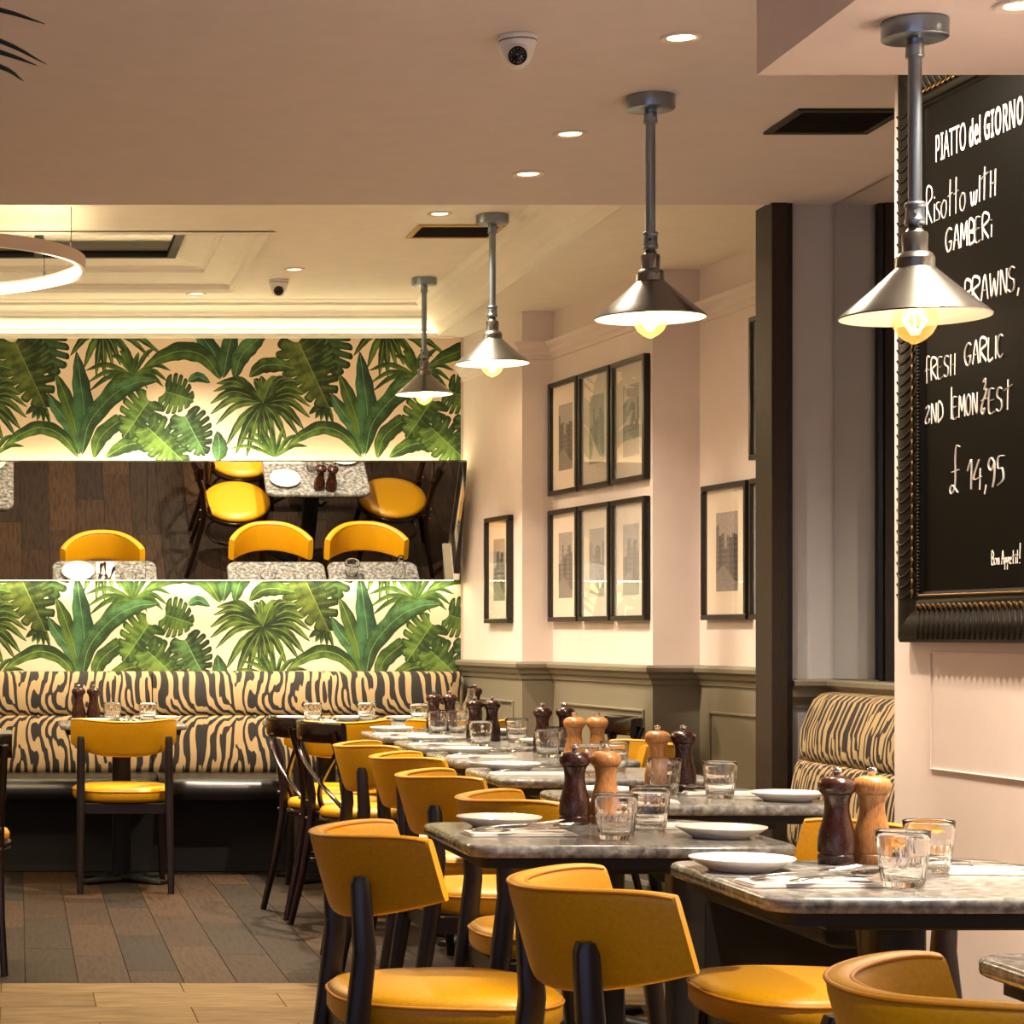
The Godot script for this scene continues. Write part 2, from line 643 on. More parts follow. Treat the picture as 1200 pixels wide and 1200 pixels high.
# small black-and-white street pictures: pale sky, tall dark house fronts, paler ground
func street_print(seed_: int) -> StandardMaterial3D:
	var w := 96
	var h := 192
	var n := FastNoiseLite.new()
	n.seed = seed_
	n.frequency = 0.09
	var r := RandomNumberGenerator.new()
	r.seed = seed_
	var tops := []
	var tone := []
	for i in 8:
		tops.append(r.randf_range(0.15, 0.5))
		tone.append(r.randf_range(0.12, 0.45))
	var im := Image.create_empty(w, h, false, Image.FORMAT_RGB8)
	for y in h:
		for x in w:
			var k := int(x * 8.0 / w)
			var f := float(y) / h
			var g := 0.62
			if f > 0.78 - 0.1 * sin(x * 0.05):
				g = 0.5
			elif f > tops[k]:
				g = tone[k]
				if (x % 6) < 2 and (y % 14) < 7:
					g += 0.22
			g += 0.16 * n.get_noise_2d(x * 2.0, y) + 0.08 * n.get_noise_2d(x * 9.0, y * 9.0)
			im.set_pixel(x, y, Color(g * 1.02, g * 0.96, g * 0.9))
	var m := mat("street picture %d" % seed_, Color.WHITE, 0.6)
	m.albedo_texture = ImageTexture.create_from_image(im)
	return m


# ---------------------------------------------------------------- chairs
func seat_outline(s: float, y: float, front := 0.24, back := -0.21, half_front := 0.235, half_back := 0.195) -> PackedVector3Array:
	var out := PackedVector3Array()
	for j in 40:
		var t := TAU * j / 40
		var c := cos(t)
		var n := sin(t)
		var x := signf(c) * pow(absf(c), 0.62)
		var z := signf(n) * pow(absf(n), 0.7)
		var k := (x + 1) / 2
		var px := lerpf(back, front, k)
		var cx := (front + back) / 2
		out.append(Vector3(cx + (px - cx) * s, y, -z * lerpf(half_back, half_front, smoothstep(0.0, 0.8, k)) * s))
	return out


func ring_tube(shape: Shape, ring: PackedVector3Array, r: float, n := 6) -> void:
	var pts := []
	for p in ring:
		pts.append(p)
	pts.append(ring[0])
	pts.append(ring[1])
	shape.tube(pts, r, n, 1.0, false)


func back_point(s: float, e: float, y: float) -> Vector3:
	# plan curve of the padded back at height y; e is the offset across its thickness, outwards positive
	var c := 2.5
	var x := -0.19 + 0.185 * pow(absf(s), c) - 0.28 * (y - 0.62)
	var dx := 0.185 * c * pow(absf(s), c - 1) * signf(s)
	var t := Vector2(dx, 0.228).normalized()
	var out := Vector2(-t.y, t.x)
	return Vector3(x + out.x * e, y, 0.228 * s + out.y * e)


func make_chair() -> Node3D:
	var root := thing("dining_chair", "", "chair")
	var yellow: Material = mats["yellow leather"]
	var wood: Material = mats["dark wood"]
	var s := Shape.new()
	s.stack([seat_outline(0.86, 0.404), seat_outline(0.96, 0.408), seat_outline(1.0, 0.42), seat_outline(1.0, 0.45), seat_outline(0.985, 0.462), seat_outline(0.93, 0.471), seat_outline(0.75, 0.479), seat_outline(0.45, 0.484), seat_outline(0.12, 0.485)])
	var seat := put("seat", s, yellow, root)
	s = Shape.new()
	ring_tube(s, seat_outline(1.0, 0.454), 0.004)
	put("piping", s, mats["yellow piping"], seat)
	# padded wrap-around back
	s = Shape.new()
	var rows := []
	var n := 44
	for i in n + 1:
		var f := float(i) / n * 2 - 1
		var ss := sin(f * PI / 2) * 0.55 + f * 0.45
		var row := PackedVector3Array()
		var low := 0.612 + 0.05 * pow(absf(ss), 3.0)
		var high := 0.776 + 0.014 * pow(absf(ss), 2.0) - 0.01 * pow(absf(ss), 12.0)
		for j in 20:
			var t := TAU * j / 20
			var e := signf(cos(t)) * pow(absf(cos(t)), 0.6) * 0.0175
			var v := signf(sin(t)) * pow(absf(sin(t)), 0.26)
			row.append(back_point(ss, e, lerpf(low, high, (v + 1) / 2)))
		rows.append(row)
	rows.reverse()
	s.grid(rows, true)
	for e in [[0, true], [n, false]]:
		var c := Vector3.ZERO
		for p in rows[e[0]]:
			c += p / 20.0
		s.fan(rows[e[0]], c, e[1])
	var back := put("backrest", s, yellow, root)
	s = Shape.new()
	for e in [0.0145, -0.0145]:
		var pts := []
		for i in 41:
			var ss := i / 20.0 - 1
			pts.append(back_point(ss * 0.99, e, 0.771 + 0.014 * ss * ss - 0.01 * pow(absf(ss), 12.0)))
		s.tube(pts, 0.003, 6)
	put("piping", s, mats["yellow piping"], back)
	for z in [-1.0, 1.0]:
		s = Shape.new()
		s.post([[Vector3(-0.255, 0, 0.205 * z), 0.03, 0.028], [Vector3(-0.215, 0.22, 0.202 * z), 0.038, 0.034], [Vector3(-0.185, 0.42, 0.2 * z), 0.044, 0.038], [Vector3(-0.17, 0.56, 0.2 * z), 0.042, 0.036], [Vector3(-0.178, 0.69, 0.2 * z), 0.036, 0.034], [Vector3(-0.179, 0.706, 0.2 * z), 0.024, 0.028]])
		put("rear_leg", s, wood, root)
		s = Shape.new()
		s.post([[Vector3(0.205, 0, 0.195 * z), 0.026, 0.026], [Vector3(0.185, 0.25, 0.185 * z), 0.036, 0.034], [Vector3(0.17, 0.41, 0.175 * z), 0.042, 0.04]])
		put("front_leg", s, wood, root)
		put("side_rail", one_box(Vector3(0, 0.378, 0.178 * z), Vector3(0.36, 0.05, 0.024), 0.003), wood, root)
	put("front_rail", one_box(Vector3(0.17, 0.378, 0), Vector3(0.024, 0.05, 0.35), 0.003), wood, root)
	put("rear_rail", one_box(Vector3(-0.178, 0.378, 0), Vector3(0.024, 0.05, 0.38), 0.003), wood, root)
	root.set_meta("used", false)
	return root


func make_bentwood() -> Node3D:
	var root := thing("bentwood_chair", "", "chair")
	var wood: Material = mats["bentwood"]
	var s := Shape.new()
	s.lathe([v2([0, 0.445, 0.19, 0.445, 0.205, 0.452, 0.207, 0.468, 0.198, 0.482, 0.15, 0.49, 0.0, 0.492])], 36)
	put("seat", s, mats["yellow leather"], root)
	s = Shape.new()
	s.lathe([v2([0.16, 0.415, 0.208, 0.415, 0.212, 0.42, 0.212, 0.44, 0.205, 0.446, 0.16, 0.446])], 36)
	put("seat_ring", s, wood, root)
	var tops := []
	for z in [-1.0, 1.0]:
		s = Shape.new()
		var pts := [Vector3(-0.27, 0, 0.19 * z), Vector3(-0.225, 0.2, 0.175 * z), Vector3(-0.19, 0.4, 0.17 * z), Vector3(-0.185, 0.52, 0.172 * z), Vector3(-0.205, 0.66, 0.18 * z), Vector3(-0.25, 0.79, 0.188 * z)]
		s.tube(pts, [0.013, 0.016, 0.018, 0.018, 0.017, 0.015], 10)
		put("rear_leg", s, wood, root)
		tops.append(pts[-1])
		s = Shape.new()
		s.tube([Vector3(0.2, 0, 0.16 * z), Vector3(0.175, 0.25, 0.145 * z), Vector3(0.15, 0.42, 0.13 * z)], [0.011, 0.016, 0.018], 10)
		put("front_leg", s, wood, root)
		s = Shape.new()
		var cross := []
		for k in 13:
			var f := k / 12.0
			cross.append(Vector3(lerpf(-0.225, -0.15, f) - 0.035 * sin(PI * f) + 0.012 * z, lerpf(0.75, 0.455, f), lerpf(0.175 * z, -0.15 * z, smoothstep(0.0, 1.0, f))))
		s.tube(cross, 0.011, 8, 0.55)
		put("cross_slat", s, wood, root)
		s = Shape.new()
		for y in [0.43, 0.5]:
			s.tube([Vector3(-0.2, y, 0.172 * z), Vector3(-0.212, y, 0.174 * z)], 0.006, 8)
		put("screw", s, mats["chrome"], root)
	s = Shape.new()
	var rows := []
	for i in 17:
		var f := i / 8.0 - 1
		var x := -0.285 + 0.075 * f * f
		var row := PackedVector3Array()
		for j in 12:
			var t := TAU * j / 12
			row.append(Vector3(x + 0.012 * signf(cos(t)) * pow(absf(cos(t)), 0.6) - 0.1 * (sin(t) * 0.04), 0.785 + 0.042 * signf(sin(t)) * pow(absf(sin(t)), 0.5), f * 0.215))
		rows.append(row)
	s.grid(rows, true)
	s.fan(rows[0], Vector3(-0.21, 0.785, -0.215), true)
	s.fan(rows[-1], Vector3(-0.21, 0.785, 0.215))
	put("top_rail", s, wood, root)
	s = Shape.new()
	var hoop := PackedVector3Array()
	for j in 28:
		hoop.append(Vector3(0.17 * cos(TAU * j / 28), 0.24, -0.155 * sin(TAU * j / 28)))
	ring_tube(s, hoop, 0.009, 8)
	put("stretcher", s, wood, root)
	root.set_meta("used", false)
	return root


# ---------------------------------------------------------------- tables and what stands on them
func table(x0: float, x1: float, d0: float, d1: float, label: String, group: String, turn := 0.0) -> Node3D:
	var w := x1 - x0
	var l := d1 - d0
	var root := thing("dining_table", label, "table", Vector3((x0 + x1) / 2, 0, -(d0 + d1) / 2), turn, group)
	var s := Shape.new()
	var r := 0.055
	s.stack([rounded(w, l, r, 0.725, 0.006), rounded(w, l, r, 0.7275, 0.002), rounded(w, l, r, 0.733, 0.0), rounded(w, l, r, 0.742, 0.0), rounded(w, l, r, 0.7475, 0.003), rounded(w, l, r, 0.75, 0.009)])
	put("tabletop", s, mats["grey marble"], root)
	s = Shape.new()
	s.stack([rounded(w, l, r, 0.702, 0.03), rounded(w, l, r, 0.725, 0.03)])
	put("underboard", s, mats["black board"], root)
	put("spider_plate", one_box(Vector3(0, 0.692, 0), Vector3(0.36, 0.02, 0.36), 0.004), mats["black iron"], root)
	s = Shape.new()
	s.post([[Vector3(0, 0.03, 0), 0.085, 0.085], [Vector3(0, 0.685, 0), 0.085, 0.085]], 0.15)
	put("pedestal", s, mats["black iron"], root)
	for k in 4:
		s = Shape.new()
		var b := Basis(Vector3.UP, PI / 4 + k * PI / 2)
		var rows := []
		for e in [[0.02, 0.0, 0.055, 0.04], [0.16, 0.0, 0.045, 0.026], [0.27, 0.0, 0.036, 0.018]]:
			rows.append(PackedVector3Array([b * Vector3(e[0], e[1] + 0.002, e[2]), b * Vector3(e[0], e[3], e[2] * 0.7), b * Vector3(e[0], e[3], -e[2] * 0.7), b * Vector3(e[0], e[1] + 0.002, -e[2])]))
		rows.reverse()
		s.grid(rows, true)
		s.fan(rows[0], b * Vector3(0.27, 0.01, 0), true)
		put("base_foot", s, mats["black iron"], root)
	return root


func make_plate() -> Node3D:
	var root := thing("side_plate", "", "plate")
	var s := Shape.new()
	s.lathe([v2([0, 0.002, 0.05, 0.002, 0.052, 0.0, 0.057, 0.0, 0.06, 0.003, 0.078, 0.012, 0.09, 0.0195, 0.0925, 0.0215, 0.0915, 0.0235, 0.086, 0.0215, 0.066, 0.0125, 0.056, 0.0085, 0, 0.0075])], 48)
	put("dish", s, mats["china"], root)
	return root


func make_mill(called: String, material: String) -> Node3D:
	var root := thing(called, "", "mill")
	var s := Shape.new()
	s.lathe([v2([0, 0, 0.032, 0, 0.0335, 0.003, 0.0335, 0.017]), v2([0.0335, 0.017, 0.031, 0.0195, 0.0335, 0.022]), v2([0.0335, 0.022, 0.034, 0.03, 0.0335, 0.045, 0.031, 0.06, 0.026, 0.078, 0.0225, 0.095, 0.022, 0.106, 0.024, 0.12, 0.027, 0.127]), v2([0.027, 0.127, 0.0, 0.127])], 32)
	put("body", s, mats[material], root)
	s = Shape.new()
	s.lathe([v2([0, 0.1275, 0.027, 0.1275, 0.0315, 0.132, 0.034, 0.139, 0.0335, 0.147, 0.029, 0.155, 0.018, 0.16, 0, 0.161])], 32)
	put("head", s, mats[material], root)
	s = Shape.new()
	s.lathe([v2([0.006, 0.16, 0.006, 0.164, 0.0085, 0.167, 0.009, 0.171, 0.007, 0.175, 0, 0.1765])], 16)
	put("knob", s, mats["chrome"], root)
	return root


func make_tumbler() -> Node3D:
	var root := thing("glass_tumbler", "", "glass")
	var s := Shape.new()
	s.lathe([v2([0, 0.0015, 0.026, 0.0015, 0.03, 0.0, 0.0325, 0.002]), v2([0.0325, 0.002, 0.0345, 0.012, 0.0365, 0.026, 0.0385, 0.042, 0.0395, 0.05, 0.0395, 0.053]), v2([0.0395, 0.053, 0.041, 0.056, 0.0425, 0.072, 0.0438, 0.088, 0.0442, 0.0925, 0.0432, 0.094, 0.042, 0.0925, 0.041, 0.08, 0.0385, 0.056, 0.0365, 0.04, 0.033, 0.018, 0.029, 0.0115, 0, 0.0105])], 60, Vector3.ZERO, 20, 0.07, 0.008, 0.051)
	put("cup", s, mats["tumbler glass"], root)
	return root


func make_napkin() -> Node3D:
	var root := thing("napkin", "", "napkin")
	var s := Shape.new()
	for k in 3:
		var rows := []
		var w := 0.225 - k * 0.004
		var l := 0.105 - k * 0.006
		for i in 4:
			rows.append(rounded(w, l, 0.006, k * 0.0022 + [0.0002, 0.0008, 0.0016, 0.0021][i], [0.002, 0.0, 0.0, 0.002][i], 3))
		s.stack(rows)
	put("cloth", s, mats["linen"], root)
	return root


func make_cutlery(kind: String) -> Node3D:
	var root := thing(kind, "", "cutlery")
	var steel: Material = mats["cutlery steel"]
	var s := Shape.new()
	var pts := []
	var rad := []
	for i in 11:
		var f := i / 10.0
		pts.append(Vector3(-0.1 + 0.125 * f, 0.0035 + 0.003 * sin(f * 3.0), 0))
		rad.append([0.006, 0.009, 0.0095, 0.0085, 0.007, 0.006, 0.005, 0.0042, 0.0036, 0.0034, 0.0036][i])
	s.tube(pts, rad, 8, 0.24)
	put("handle", s, steel, root)
	s = Shape.new()
	if kind == "spoon":
		var rows := []
		for side in [1, 0]:
			pass
		for i in 9:
			var f := i / 8.0
			var row := PackedVector3Array()
			var wid := 0.0195 * pow(sin(PI * (0.08 + 0.9 * f)), 0.7)
			for j in 16:
				var t := TAU * j / 16
				var dip := 0.006 * sin(PI * clampf(f, 0.05, 0.95)) * (1 - pow(cos(t), 2))
				row.append(Vector3(0.022 + 0.064 * f, 0.0075 - dip + 0.0008 * sin(t), wid * cos(t)))
			rows.append(row)
		s.grid(rows, true)
		put("bowl", s, steel, root)
	elif kind == "fork":
		s.tube([Vector3(0.023, 0.006, 0), Vector3(0.034, 0.0055, 0), Vector3(0.046, 0.005, 0), Vector3(0.056, 0.005, 0)], [0.004, 0.0095, 0.0115, 0.011], 8, 0.18)
		put("neck", s, steel, root)
		for k in 4:
			s = Shape.new()
			var z := (k - 1.5) * 0.0062
			s.tube([Vector3(0.053, 0.005, z), Vector3(0.075, 0.006, z), Vector3(0.095, 0.009, z * 0.95)], [0.0021, 0.0019, 0.001], 6, 0.6)
			put("tine", s, steel, root)
	else:
		s.tube([Vector3(0.02, 0.006, 0), Vector3(0.04, 0.0065, 0.001), Vector3(0.08, 0.0065, 0.002), Vector3(0.11, 0.0065, 0.0)], [0.005, 0.0095, 0.0095, 0.002], 8, 0.14)
		put("blade", s, steel, root)
	return root


# ---------------------------------------------------------------- lamps
func make_pendant(at: Vector3, scale_: float, label: String, energy: float) -> void:
	var root := thing("pendant_lamp", label, "lamp", at, 0.0, "steel cone pendant lamps")
	root.scale = Vector3.ONE * scale_
	var zinc: Material = mats["zinc pipe"]
	var steel: Material = mats["brushed steel"]
	var s := Shape.new()
	s.lathe([v2([0, -0.036, 0.062, -0.036, 0.0645, -0.034]), v2([0.0645, -0.034, 0.065, -0.032, 0.065, -0.001]), v2([0.065, -0.001, 0, -0.001])], 40)
	put("canopy", s, zinc, root)
	s = Shape.new()
	s.lathe([v2([0.013, -0.072, 0.018, -0.072, 0.0185, -0.068]), v2([0.0185, -0.068, 0.0175, -0.05, 0.0185, -0.046, 0.0165, -0.044]), v2([0.0165, -0.044, 0.0165, -0.034])], 24)
	put("collar", s, zinc, root)
	s = Shape.new()
	s.lathe([v2([0.0133, -0.37, 0.0133, -0.06])], 24)
	put("pipe", s, zinc, root)
	s = Shape.new()
	s.lathe([v2([0.013, -0.408, 0.0195, -0.408, 0.021, -0.404, 0.0205, -0.398]), v2([0.0205, -0.398, 0.0185, -0.394, 0.0185, -0.374]), v2([0.0185, -0.374, 0.0205, -0.371, 0.021, -0.366, 0.0185, -0.363, 0.013, -0.363])], 24)
	var coupling := put("coupling", s, zinc, root)
	s = Shape.new()
	s.tube([Vector3(-0.006, -0.385, 0.0165), Vector3(-0.006, -0.385, 0.0205)], 0.0038, 8)
	put("screw", s, mats["rubber"], coupling)
	s = Shape.new()
	s.lathe([v2([0.011, -0.41, 0.011, -0.406]), v2([0.024, -0.426, 0.017, -0.42, 0.0125, -0.41])], 24)
	put("neck", s, steel, root)
	s = Shape.new()
	s.lathe([v2([0.0245, -0.464, 0.0255, -0.43, 0.024, -0.424]), v2([0.0385, -0.496, 0.0385, -0.476]), v2([0.0385, -0.476, 0.034, -0.467, 0.0275, -0.463, 0.0245, -0.464])], 32)
	put("socket_cup", s, steel, root)
	s = Shape.new()
	s.lathe([v2([0.1455, -0.5945, 0.1465, -0.5915]), v2([0.1465, -0.5915, 0.136, -0.581, 0.12, -0.568, 0.08, -0.533, 0.0385, -0.495]), v2([0.0385, -0.495, 0.03, -0.494])], 48)
	var shade := put("shade", s, steel, root)
	s = Shape.new()
	s.lathe([v2([0.03, -0.4965, 0.0375, -0.4985, 0.08, -0.5365, 0.12, -0.5715, 0.1445, -0.594])], 48)
	put("lining", s, mats["shade lining"], shade, "white enamel inside of the shade")
	s = Shape.new()
	s.lathe([v2([0, -0.648, 0.006, -0.6465, 0.02, -0.639, 0.034, -0.627, 0.042, -0.612, 0.044, -0.598, 0.042, -0.585, 0.034, -0.566, 0.024, -0.55, 0.018, -0.535, 0.0165, -0.52])], 32)
	var bulb := put("bulb", s, mats["amber bulb"], root, "amber glass globe bulb")
	s = Shape.new()
	s.lathe([v2([0.0145, -0.54, 0.0165, -0.538, 0.0165, -0.497])], 16)
	put("bulb_cap", s, mats["chrome"], bulb)
	s = Shape.new()
	for k in 8:
		var a := TAU * k / 8
		var b := TAU * (k + 0.5) / 8
		s.tube([Vector3(0.008 * cos(a), -0.575, 0.008 * sin(a)), Vector3(0.022 * cos(b), -0.6, 0.022 * sin(b)), Vector3(0.007 * cos(a), -0.628, 0.007 * sin(a))], 0.0022, 5)
	put("filament", s, mats["filament glow"], bulb)
	var l := OmniLight3D.new()
	l.name = "bulb_light"
	l.position = Vector3(0, -0.602, 0)
	l.light_color = Color(1.0, 0.9, 0.74)
	l.light_energy = energy
	l.light_size = 0.03
	l.omni_range = 14
	l.omni_attenuation = 2
	l.shadow_enabled = true
	root.add_child(l)


func downlight(at: Vector3, label: String, energy: float, angle := 58.0, aim := Vector3.ZERO) -> void:
	var root := thing("recessed_downlight", label, "lamp", at, 0.0, "recessed ceiling downlights")
	var s := Shape.new()
	s.lathe([v2([0.032, -0.002, 0.044, -0.006, 0.049, -0.004, 0.05, 0.0]), v2([0.032, 0.004, 0.032, -0.002])], 32)
	put("trim_ring", s, mats["trim white"], root)
	s = Shape.new()
	s.lathe([v2([0, 0.0005, 0.032, 0.0005, 0.032, 0.0025, 0, 0.0025])], 24)
	put("lens_light", s, mats["downlight glow"], root)
	var l := SpotLight3D.new()
	l.name = "spot"
	l.position = Vector3(0, -0.01, 0)
	l.light_color = Color(1.0, 0.92, 0.81)
	l.light_energy = energy
	l.light_size = 0.03
	l.spot_angle = angle
	l.spot_angle_attenuation = 1.0
	l.spot_range = 14
	l.spot_attenuation = 2
	l.shadow_enabled = true
	root.add_child(l)
	var to := aim if aim != Vector3.ZERO else at + Vector3(0, -1, 0)
	l.look_at_from_position(at + Vector3(0, -0.01, 0), to + Vector3(0, -0.01, 0), Vector3.BACK)


func strip(at: Vector3, size: Vector2, look: Basis, energy: float, color: Color, parent: Node3D) -> void:
	var l := AreaLight3D.new()
	l.name = "strip_light"
	l.area_size = size
	l.light_color = color
	l.light_energy = energy
	l.area_range = 14
	l.shadow_enabled = true
	parent.add_child(l)
	l.global_transform = Transform3D(look, at)


# ---------------------------------------------------------------- the setting
func slab(x0: float, x1: float, y0: float, y1: float, d0: float, d1: float, cut := 0.0) -> Shape:
	return one_box(Vector3((x0 + x1) / 2, (y0 + y1) / 2, -(d0 + d1) / 2), Vector3(x1 - x0, y1 - y0, d1 - d0), cut)


# a moulding: profile of (out, up) swept along straight runs; each corner is [point, outward direction there]
func moulding(profile: Array, stations: Array) -> Shape:
	var s := Shape.new()
	for k in profile.size() - 1:
		var rows := []
		for q in [profile[k], profile[k + 1]]:
			var row := PackedVector3Array()
			for e in stations:
				row.append(e[0] + e[1] * q.x + Vector3(0, q.y, 0))
			rows.append(row)
		for i in stations.size() - 1:
			s.flat()
			s.tri(rows[0][i], rows[0][i + 1], rows[1][i + 1])
			s.tri(rows[0][i], rows[1][i + 1], rows[1][i])
	return s


func box_plank(parent: Node, called: String, x0: float, x1: float, d0: float, d1: float, y0: float, y1: float, m: Material, cache: Dictionary) -> void:
	var size := Vector3(snappedf(x1 - x0, 0.001), y1 - y0, snappedf(d1 - d0, 0.001))
	if not cache.has(size):
		cache[size] = one_box(Vector3.ZERO, size, 0.0012).done()
	var o := put(called, cache[size], m, parent)
	o.position = Vector3((x0 + x1) / 2, (y0 + y1) / 2, -(d0 + d1) / 2)


func build_floor() -> void:
	var cache := {}
	var grout: Material = mats["grout"]
	var dark := structure("floor", slab(-3.2, 3.3, -0.12, -0.006, 7.724, 12.0), grout)
	for k in range(-16, 17):
		var x0 := 0.028 + k * 0.1777
		if x0 + 0.1777 > 3.1 or x0 < -3.05:
			continue
		var d := 7.724
		var first := rng.randf_range(0.25, 0.95)
		while d < 11.85:
			var e := minf(d + (first if d == 7.724 else 0.92), 11.86)
			if 11.86 - e < 0.12:
				e = 11.86
			box_plank(dark, "plank", x0 + 0.0008, x0 + 0.1769, d + 0.0008, e - 0.0008, -0.006, 0.0, mats["dark plank %d" % rng.randi_range(0, 4)], cache)
			d = e
	var light := structure("floor", slab(-3.2, 3.3, -0.12, -0.006, -1.4, 7.724), grout)
	var edge := 7.724
	var row := 0
	while edge > 1.3:
		var near := edge - (0.204 if row == 0 else 0.29)
		var x := -3.04 + (0.0 if row % 2 == 0 else 0.3)
		x -= 0.6
		while x < 3.1:
			var a := maxf(x, -3.1)
			var b := minf(x + 0.598, 3.2)
			if b - a > 0.05:
				box_plank(light, "tile", a + 0.0012, b - 0.0012, near + 0.0012, edge - 0.0012, -0.006, 0.0, mats["pale tile %d" % rng.randi_range(0, 2)], cache)
			x += 0.598
		edge = near
		row += 1
	put("rear_boards", slab(-3.2, 3.3, -0.006, 0.0, -1.4, edge), mats["pale tile 1"], light)


func right_segments() -> Array:
	# plan of the right-hand wall of the far room, from the far corner towards the camera: (x, d)
	return [Vector2(2.295, 11.95), Vector2(2.395, 10.925), Vector2(2.541, 10.925), Vector2(2.667, 9.666), Vector2(2.864, 9.666), Vector2(3.05, 7.84)]


func build_room() -> void:
	var paint: Material = mats["wall paint"]
	var ceil_: Material = mats["ceiling paint"]
	var far: Material = mats["far ceiling paint"]
	var dado: Material = mats["dado paint"]
	# near ceiling (a deep beam towards the far room) and the boxed soffit on the right
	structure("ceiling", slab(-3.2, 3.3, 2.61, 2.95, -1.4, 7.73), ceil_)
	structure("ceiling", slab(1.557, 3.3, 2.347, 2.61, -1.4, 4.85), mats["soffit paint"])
	# far ceiling with a coffer: right edge x 1.05, near edge d 9.6, far edge d 11.22
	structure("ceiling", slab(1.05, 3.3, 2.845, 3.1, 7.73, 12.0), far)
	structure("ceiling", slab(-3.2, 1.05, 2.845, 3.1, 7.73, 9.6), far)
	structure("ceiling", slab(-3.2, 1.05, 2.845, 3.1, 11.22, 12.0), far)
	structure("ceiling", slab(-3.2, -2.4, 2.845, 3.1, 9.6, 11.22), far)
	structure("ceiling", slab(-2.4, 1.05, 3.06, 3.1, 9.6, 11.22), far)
	# coffer moulding: steps up to the skylight
	var c := [[Vector3(1.05, 2.845, -9.6), Vector3(-1, 0, -1)], [Vector3(-2.4, 2.845, -9.6), Vector3(1, 0, -1)], [Vector3(-2.4, 2.845, -11.22), Vector3(1, 0, 1)], [Vector3(1.05, 2.845, -11.22), Vector3(-1, 0, 1)], [Vector3(1.05, 2.845, -9.6), Vector3(-1, 0, -1)]]
	c.reverse()
	structure("trim_1", moulding(v2([-0.03, -0.006, 0.0, -0.012, 0.02, 0.0, 0.02, 0.022, 0.06, 0.03, 0.12, 0.05, 0.15, 0.062, 0.15, 0.078, 0.165, 0.08, 0.17, 0.09, 0.3, 0.118, 0.3, 0.21]), c), far)
	# skylight: dark night glass in a metal frame
	var sky := structure("window_1", slab(-2.1, 0.75, 2.966, 2.972, 9.9, 10.92), mats["skylight glass"])
	put("frame_bar", slab(-2.1, 0.75, 2.95, 2.97, 10.88, 10.92), mats["skylight bar"], sky)
	put("frame_bar", slab(-2.1, 0.75, 2.95, 2.97, 9.9, 9.94), mats["skylight bar"], sky)
	for x in [-2.08, -1.35, -0.62, 0.1, 0.73]:
		put("frame_bar", slab(x - 0.02, x + 0.02, 2.95, 2.97, 9.94, 10.88), mats["skylight bar"], sky)
	# outer walls
	structure("wall_back", slab(-3.2, 3.3, -0.1, 3.1, 11.885, 12.0), paint)
	structure("wall_left", slab(-3.3, -3.1, -0.1, 3.1, -1.4, 12.0), paint)
	structure("wall_near", slab(-3.2, 3.3, 2.4, 3.0, -1.5, -1.3), paint)
	structure("wall_near", slab(1.9, 3.3, -0.1, 2.4, -1.5, -1.3), paint)
	structure("wall_near", slab(-3.2, 1.9, -0.1, 0.7, -1.5, -1.3), paint)
	# shop window behind the camera, with dusk outside
	var front := structure("window_2", slab(-3.1, 1.9, 0.7, 0.76, -1.46, -1.34), mats["frame black"])
	put("frame_bar", slab(-3.1, 1.9, 2.34, 2.4, -1.46, -1.34), mats["frame black"], front)
	for x in [-3.07, -1.4, 0.25, 1.87]:
		put("mullion", slab(x - 0.03, x + 0.03, 0.76, 2.34, -1.46, -1.34), mats["frame black"], front)
	put("pane", slab(-3.1, 1.9, 0.76, 2.34, -1.405, -1.4), mats["picture glass"], front)
	structure("wall_right", slab(3.2, 3.4, -0.1, 3.1, -1.4, 12.0), paint)
	# papered back wall
	var s := Shape.new()
	var x0 := -3.1
	var x1 := 2.288
	var uv := func(x: float, y: float) -> Vector2: return Vector2((x + 0.088) / 1.461, (2.71 - y) / 1.153)
	s.flat()
	var a := [Vector2(x0, 0.4), Vector2(x1, 0.4), Vector2(x1, 2.72), Vector2(x0, 2.72)]
	var p := []
	for q in a:
		p.append(Vector3(q.x, q.y, -11.88))
	s.tri(p[0], p[1], p[2], uv.call(a[0].x, a[0].y), uv.call(a[1].x, a[1].y), uv.call(a[2].x, a[2].y))
	s.tri(p[0], p[2], p[3], uv.call(a[0].x, a[0].y), uv.call(a[2].x, a[2].y), uv.call(a[3].x, a[3].y))
	var back: Node3D = get_node("wall_back")
	put("wallpaper", s, wallpaper(), back, "cream wallpaper printed with green tropical leaves")
	# crown on the back wall, stepping out to the ceiling
	var crown := v2([0.0, -0.145, 0.02, -0.145, 0.02, -0.128, 0.05, -0.122, 0.05, -0.108, 0.1, -0.085, 0.16, -0.07, 0.16, -0.056, 0.19, -0.054, 0.2, -0.04, 0.27, -0.022, 0.29, -0.02, 0.29, -0.008, 0.36, -0.004, 0.36, 0.002])
	structure("trim_2", moulding(crown, [[Vector3(-3.1, 2.845, -11.885), Vector3(0, 0, 1)], [Vector3(2.2, 2.845, -11.885), Vector3(0, 0, 1)]]), far)
	# bulkhead over the right-hand wall with its crown
	structure("ceiling", slab(2.17, 3.3, 2.70, 2.86, 7.73, 12.0), far)
	var side := v2([0.0, -0.145, 0.012, -0.145, 0.014, -0.125, 0.03, -0.115, 0.045, -0.105, 0.05, -0.09, 0.08, -0.07, 0.12, -0.05, 0.125, -0.035, 0.15, -0.025, 0.16, -0.012, 0.17, -0.004, 0.17, 0.002])
	structure("trim_3", moulding(side, [[Vector3(2.172, 2.845, -11.9), Vector3(-1, 0, 0)], [Vector3(2.172, 2.845, -7.73), Vector3(-1, 0, 0)]]), far)
	# stepped right-hand wall
	var seg := right_segments()
	s = Shape.new()
	var low := Shape.new()
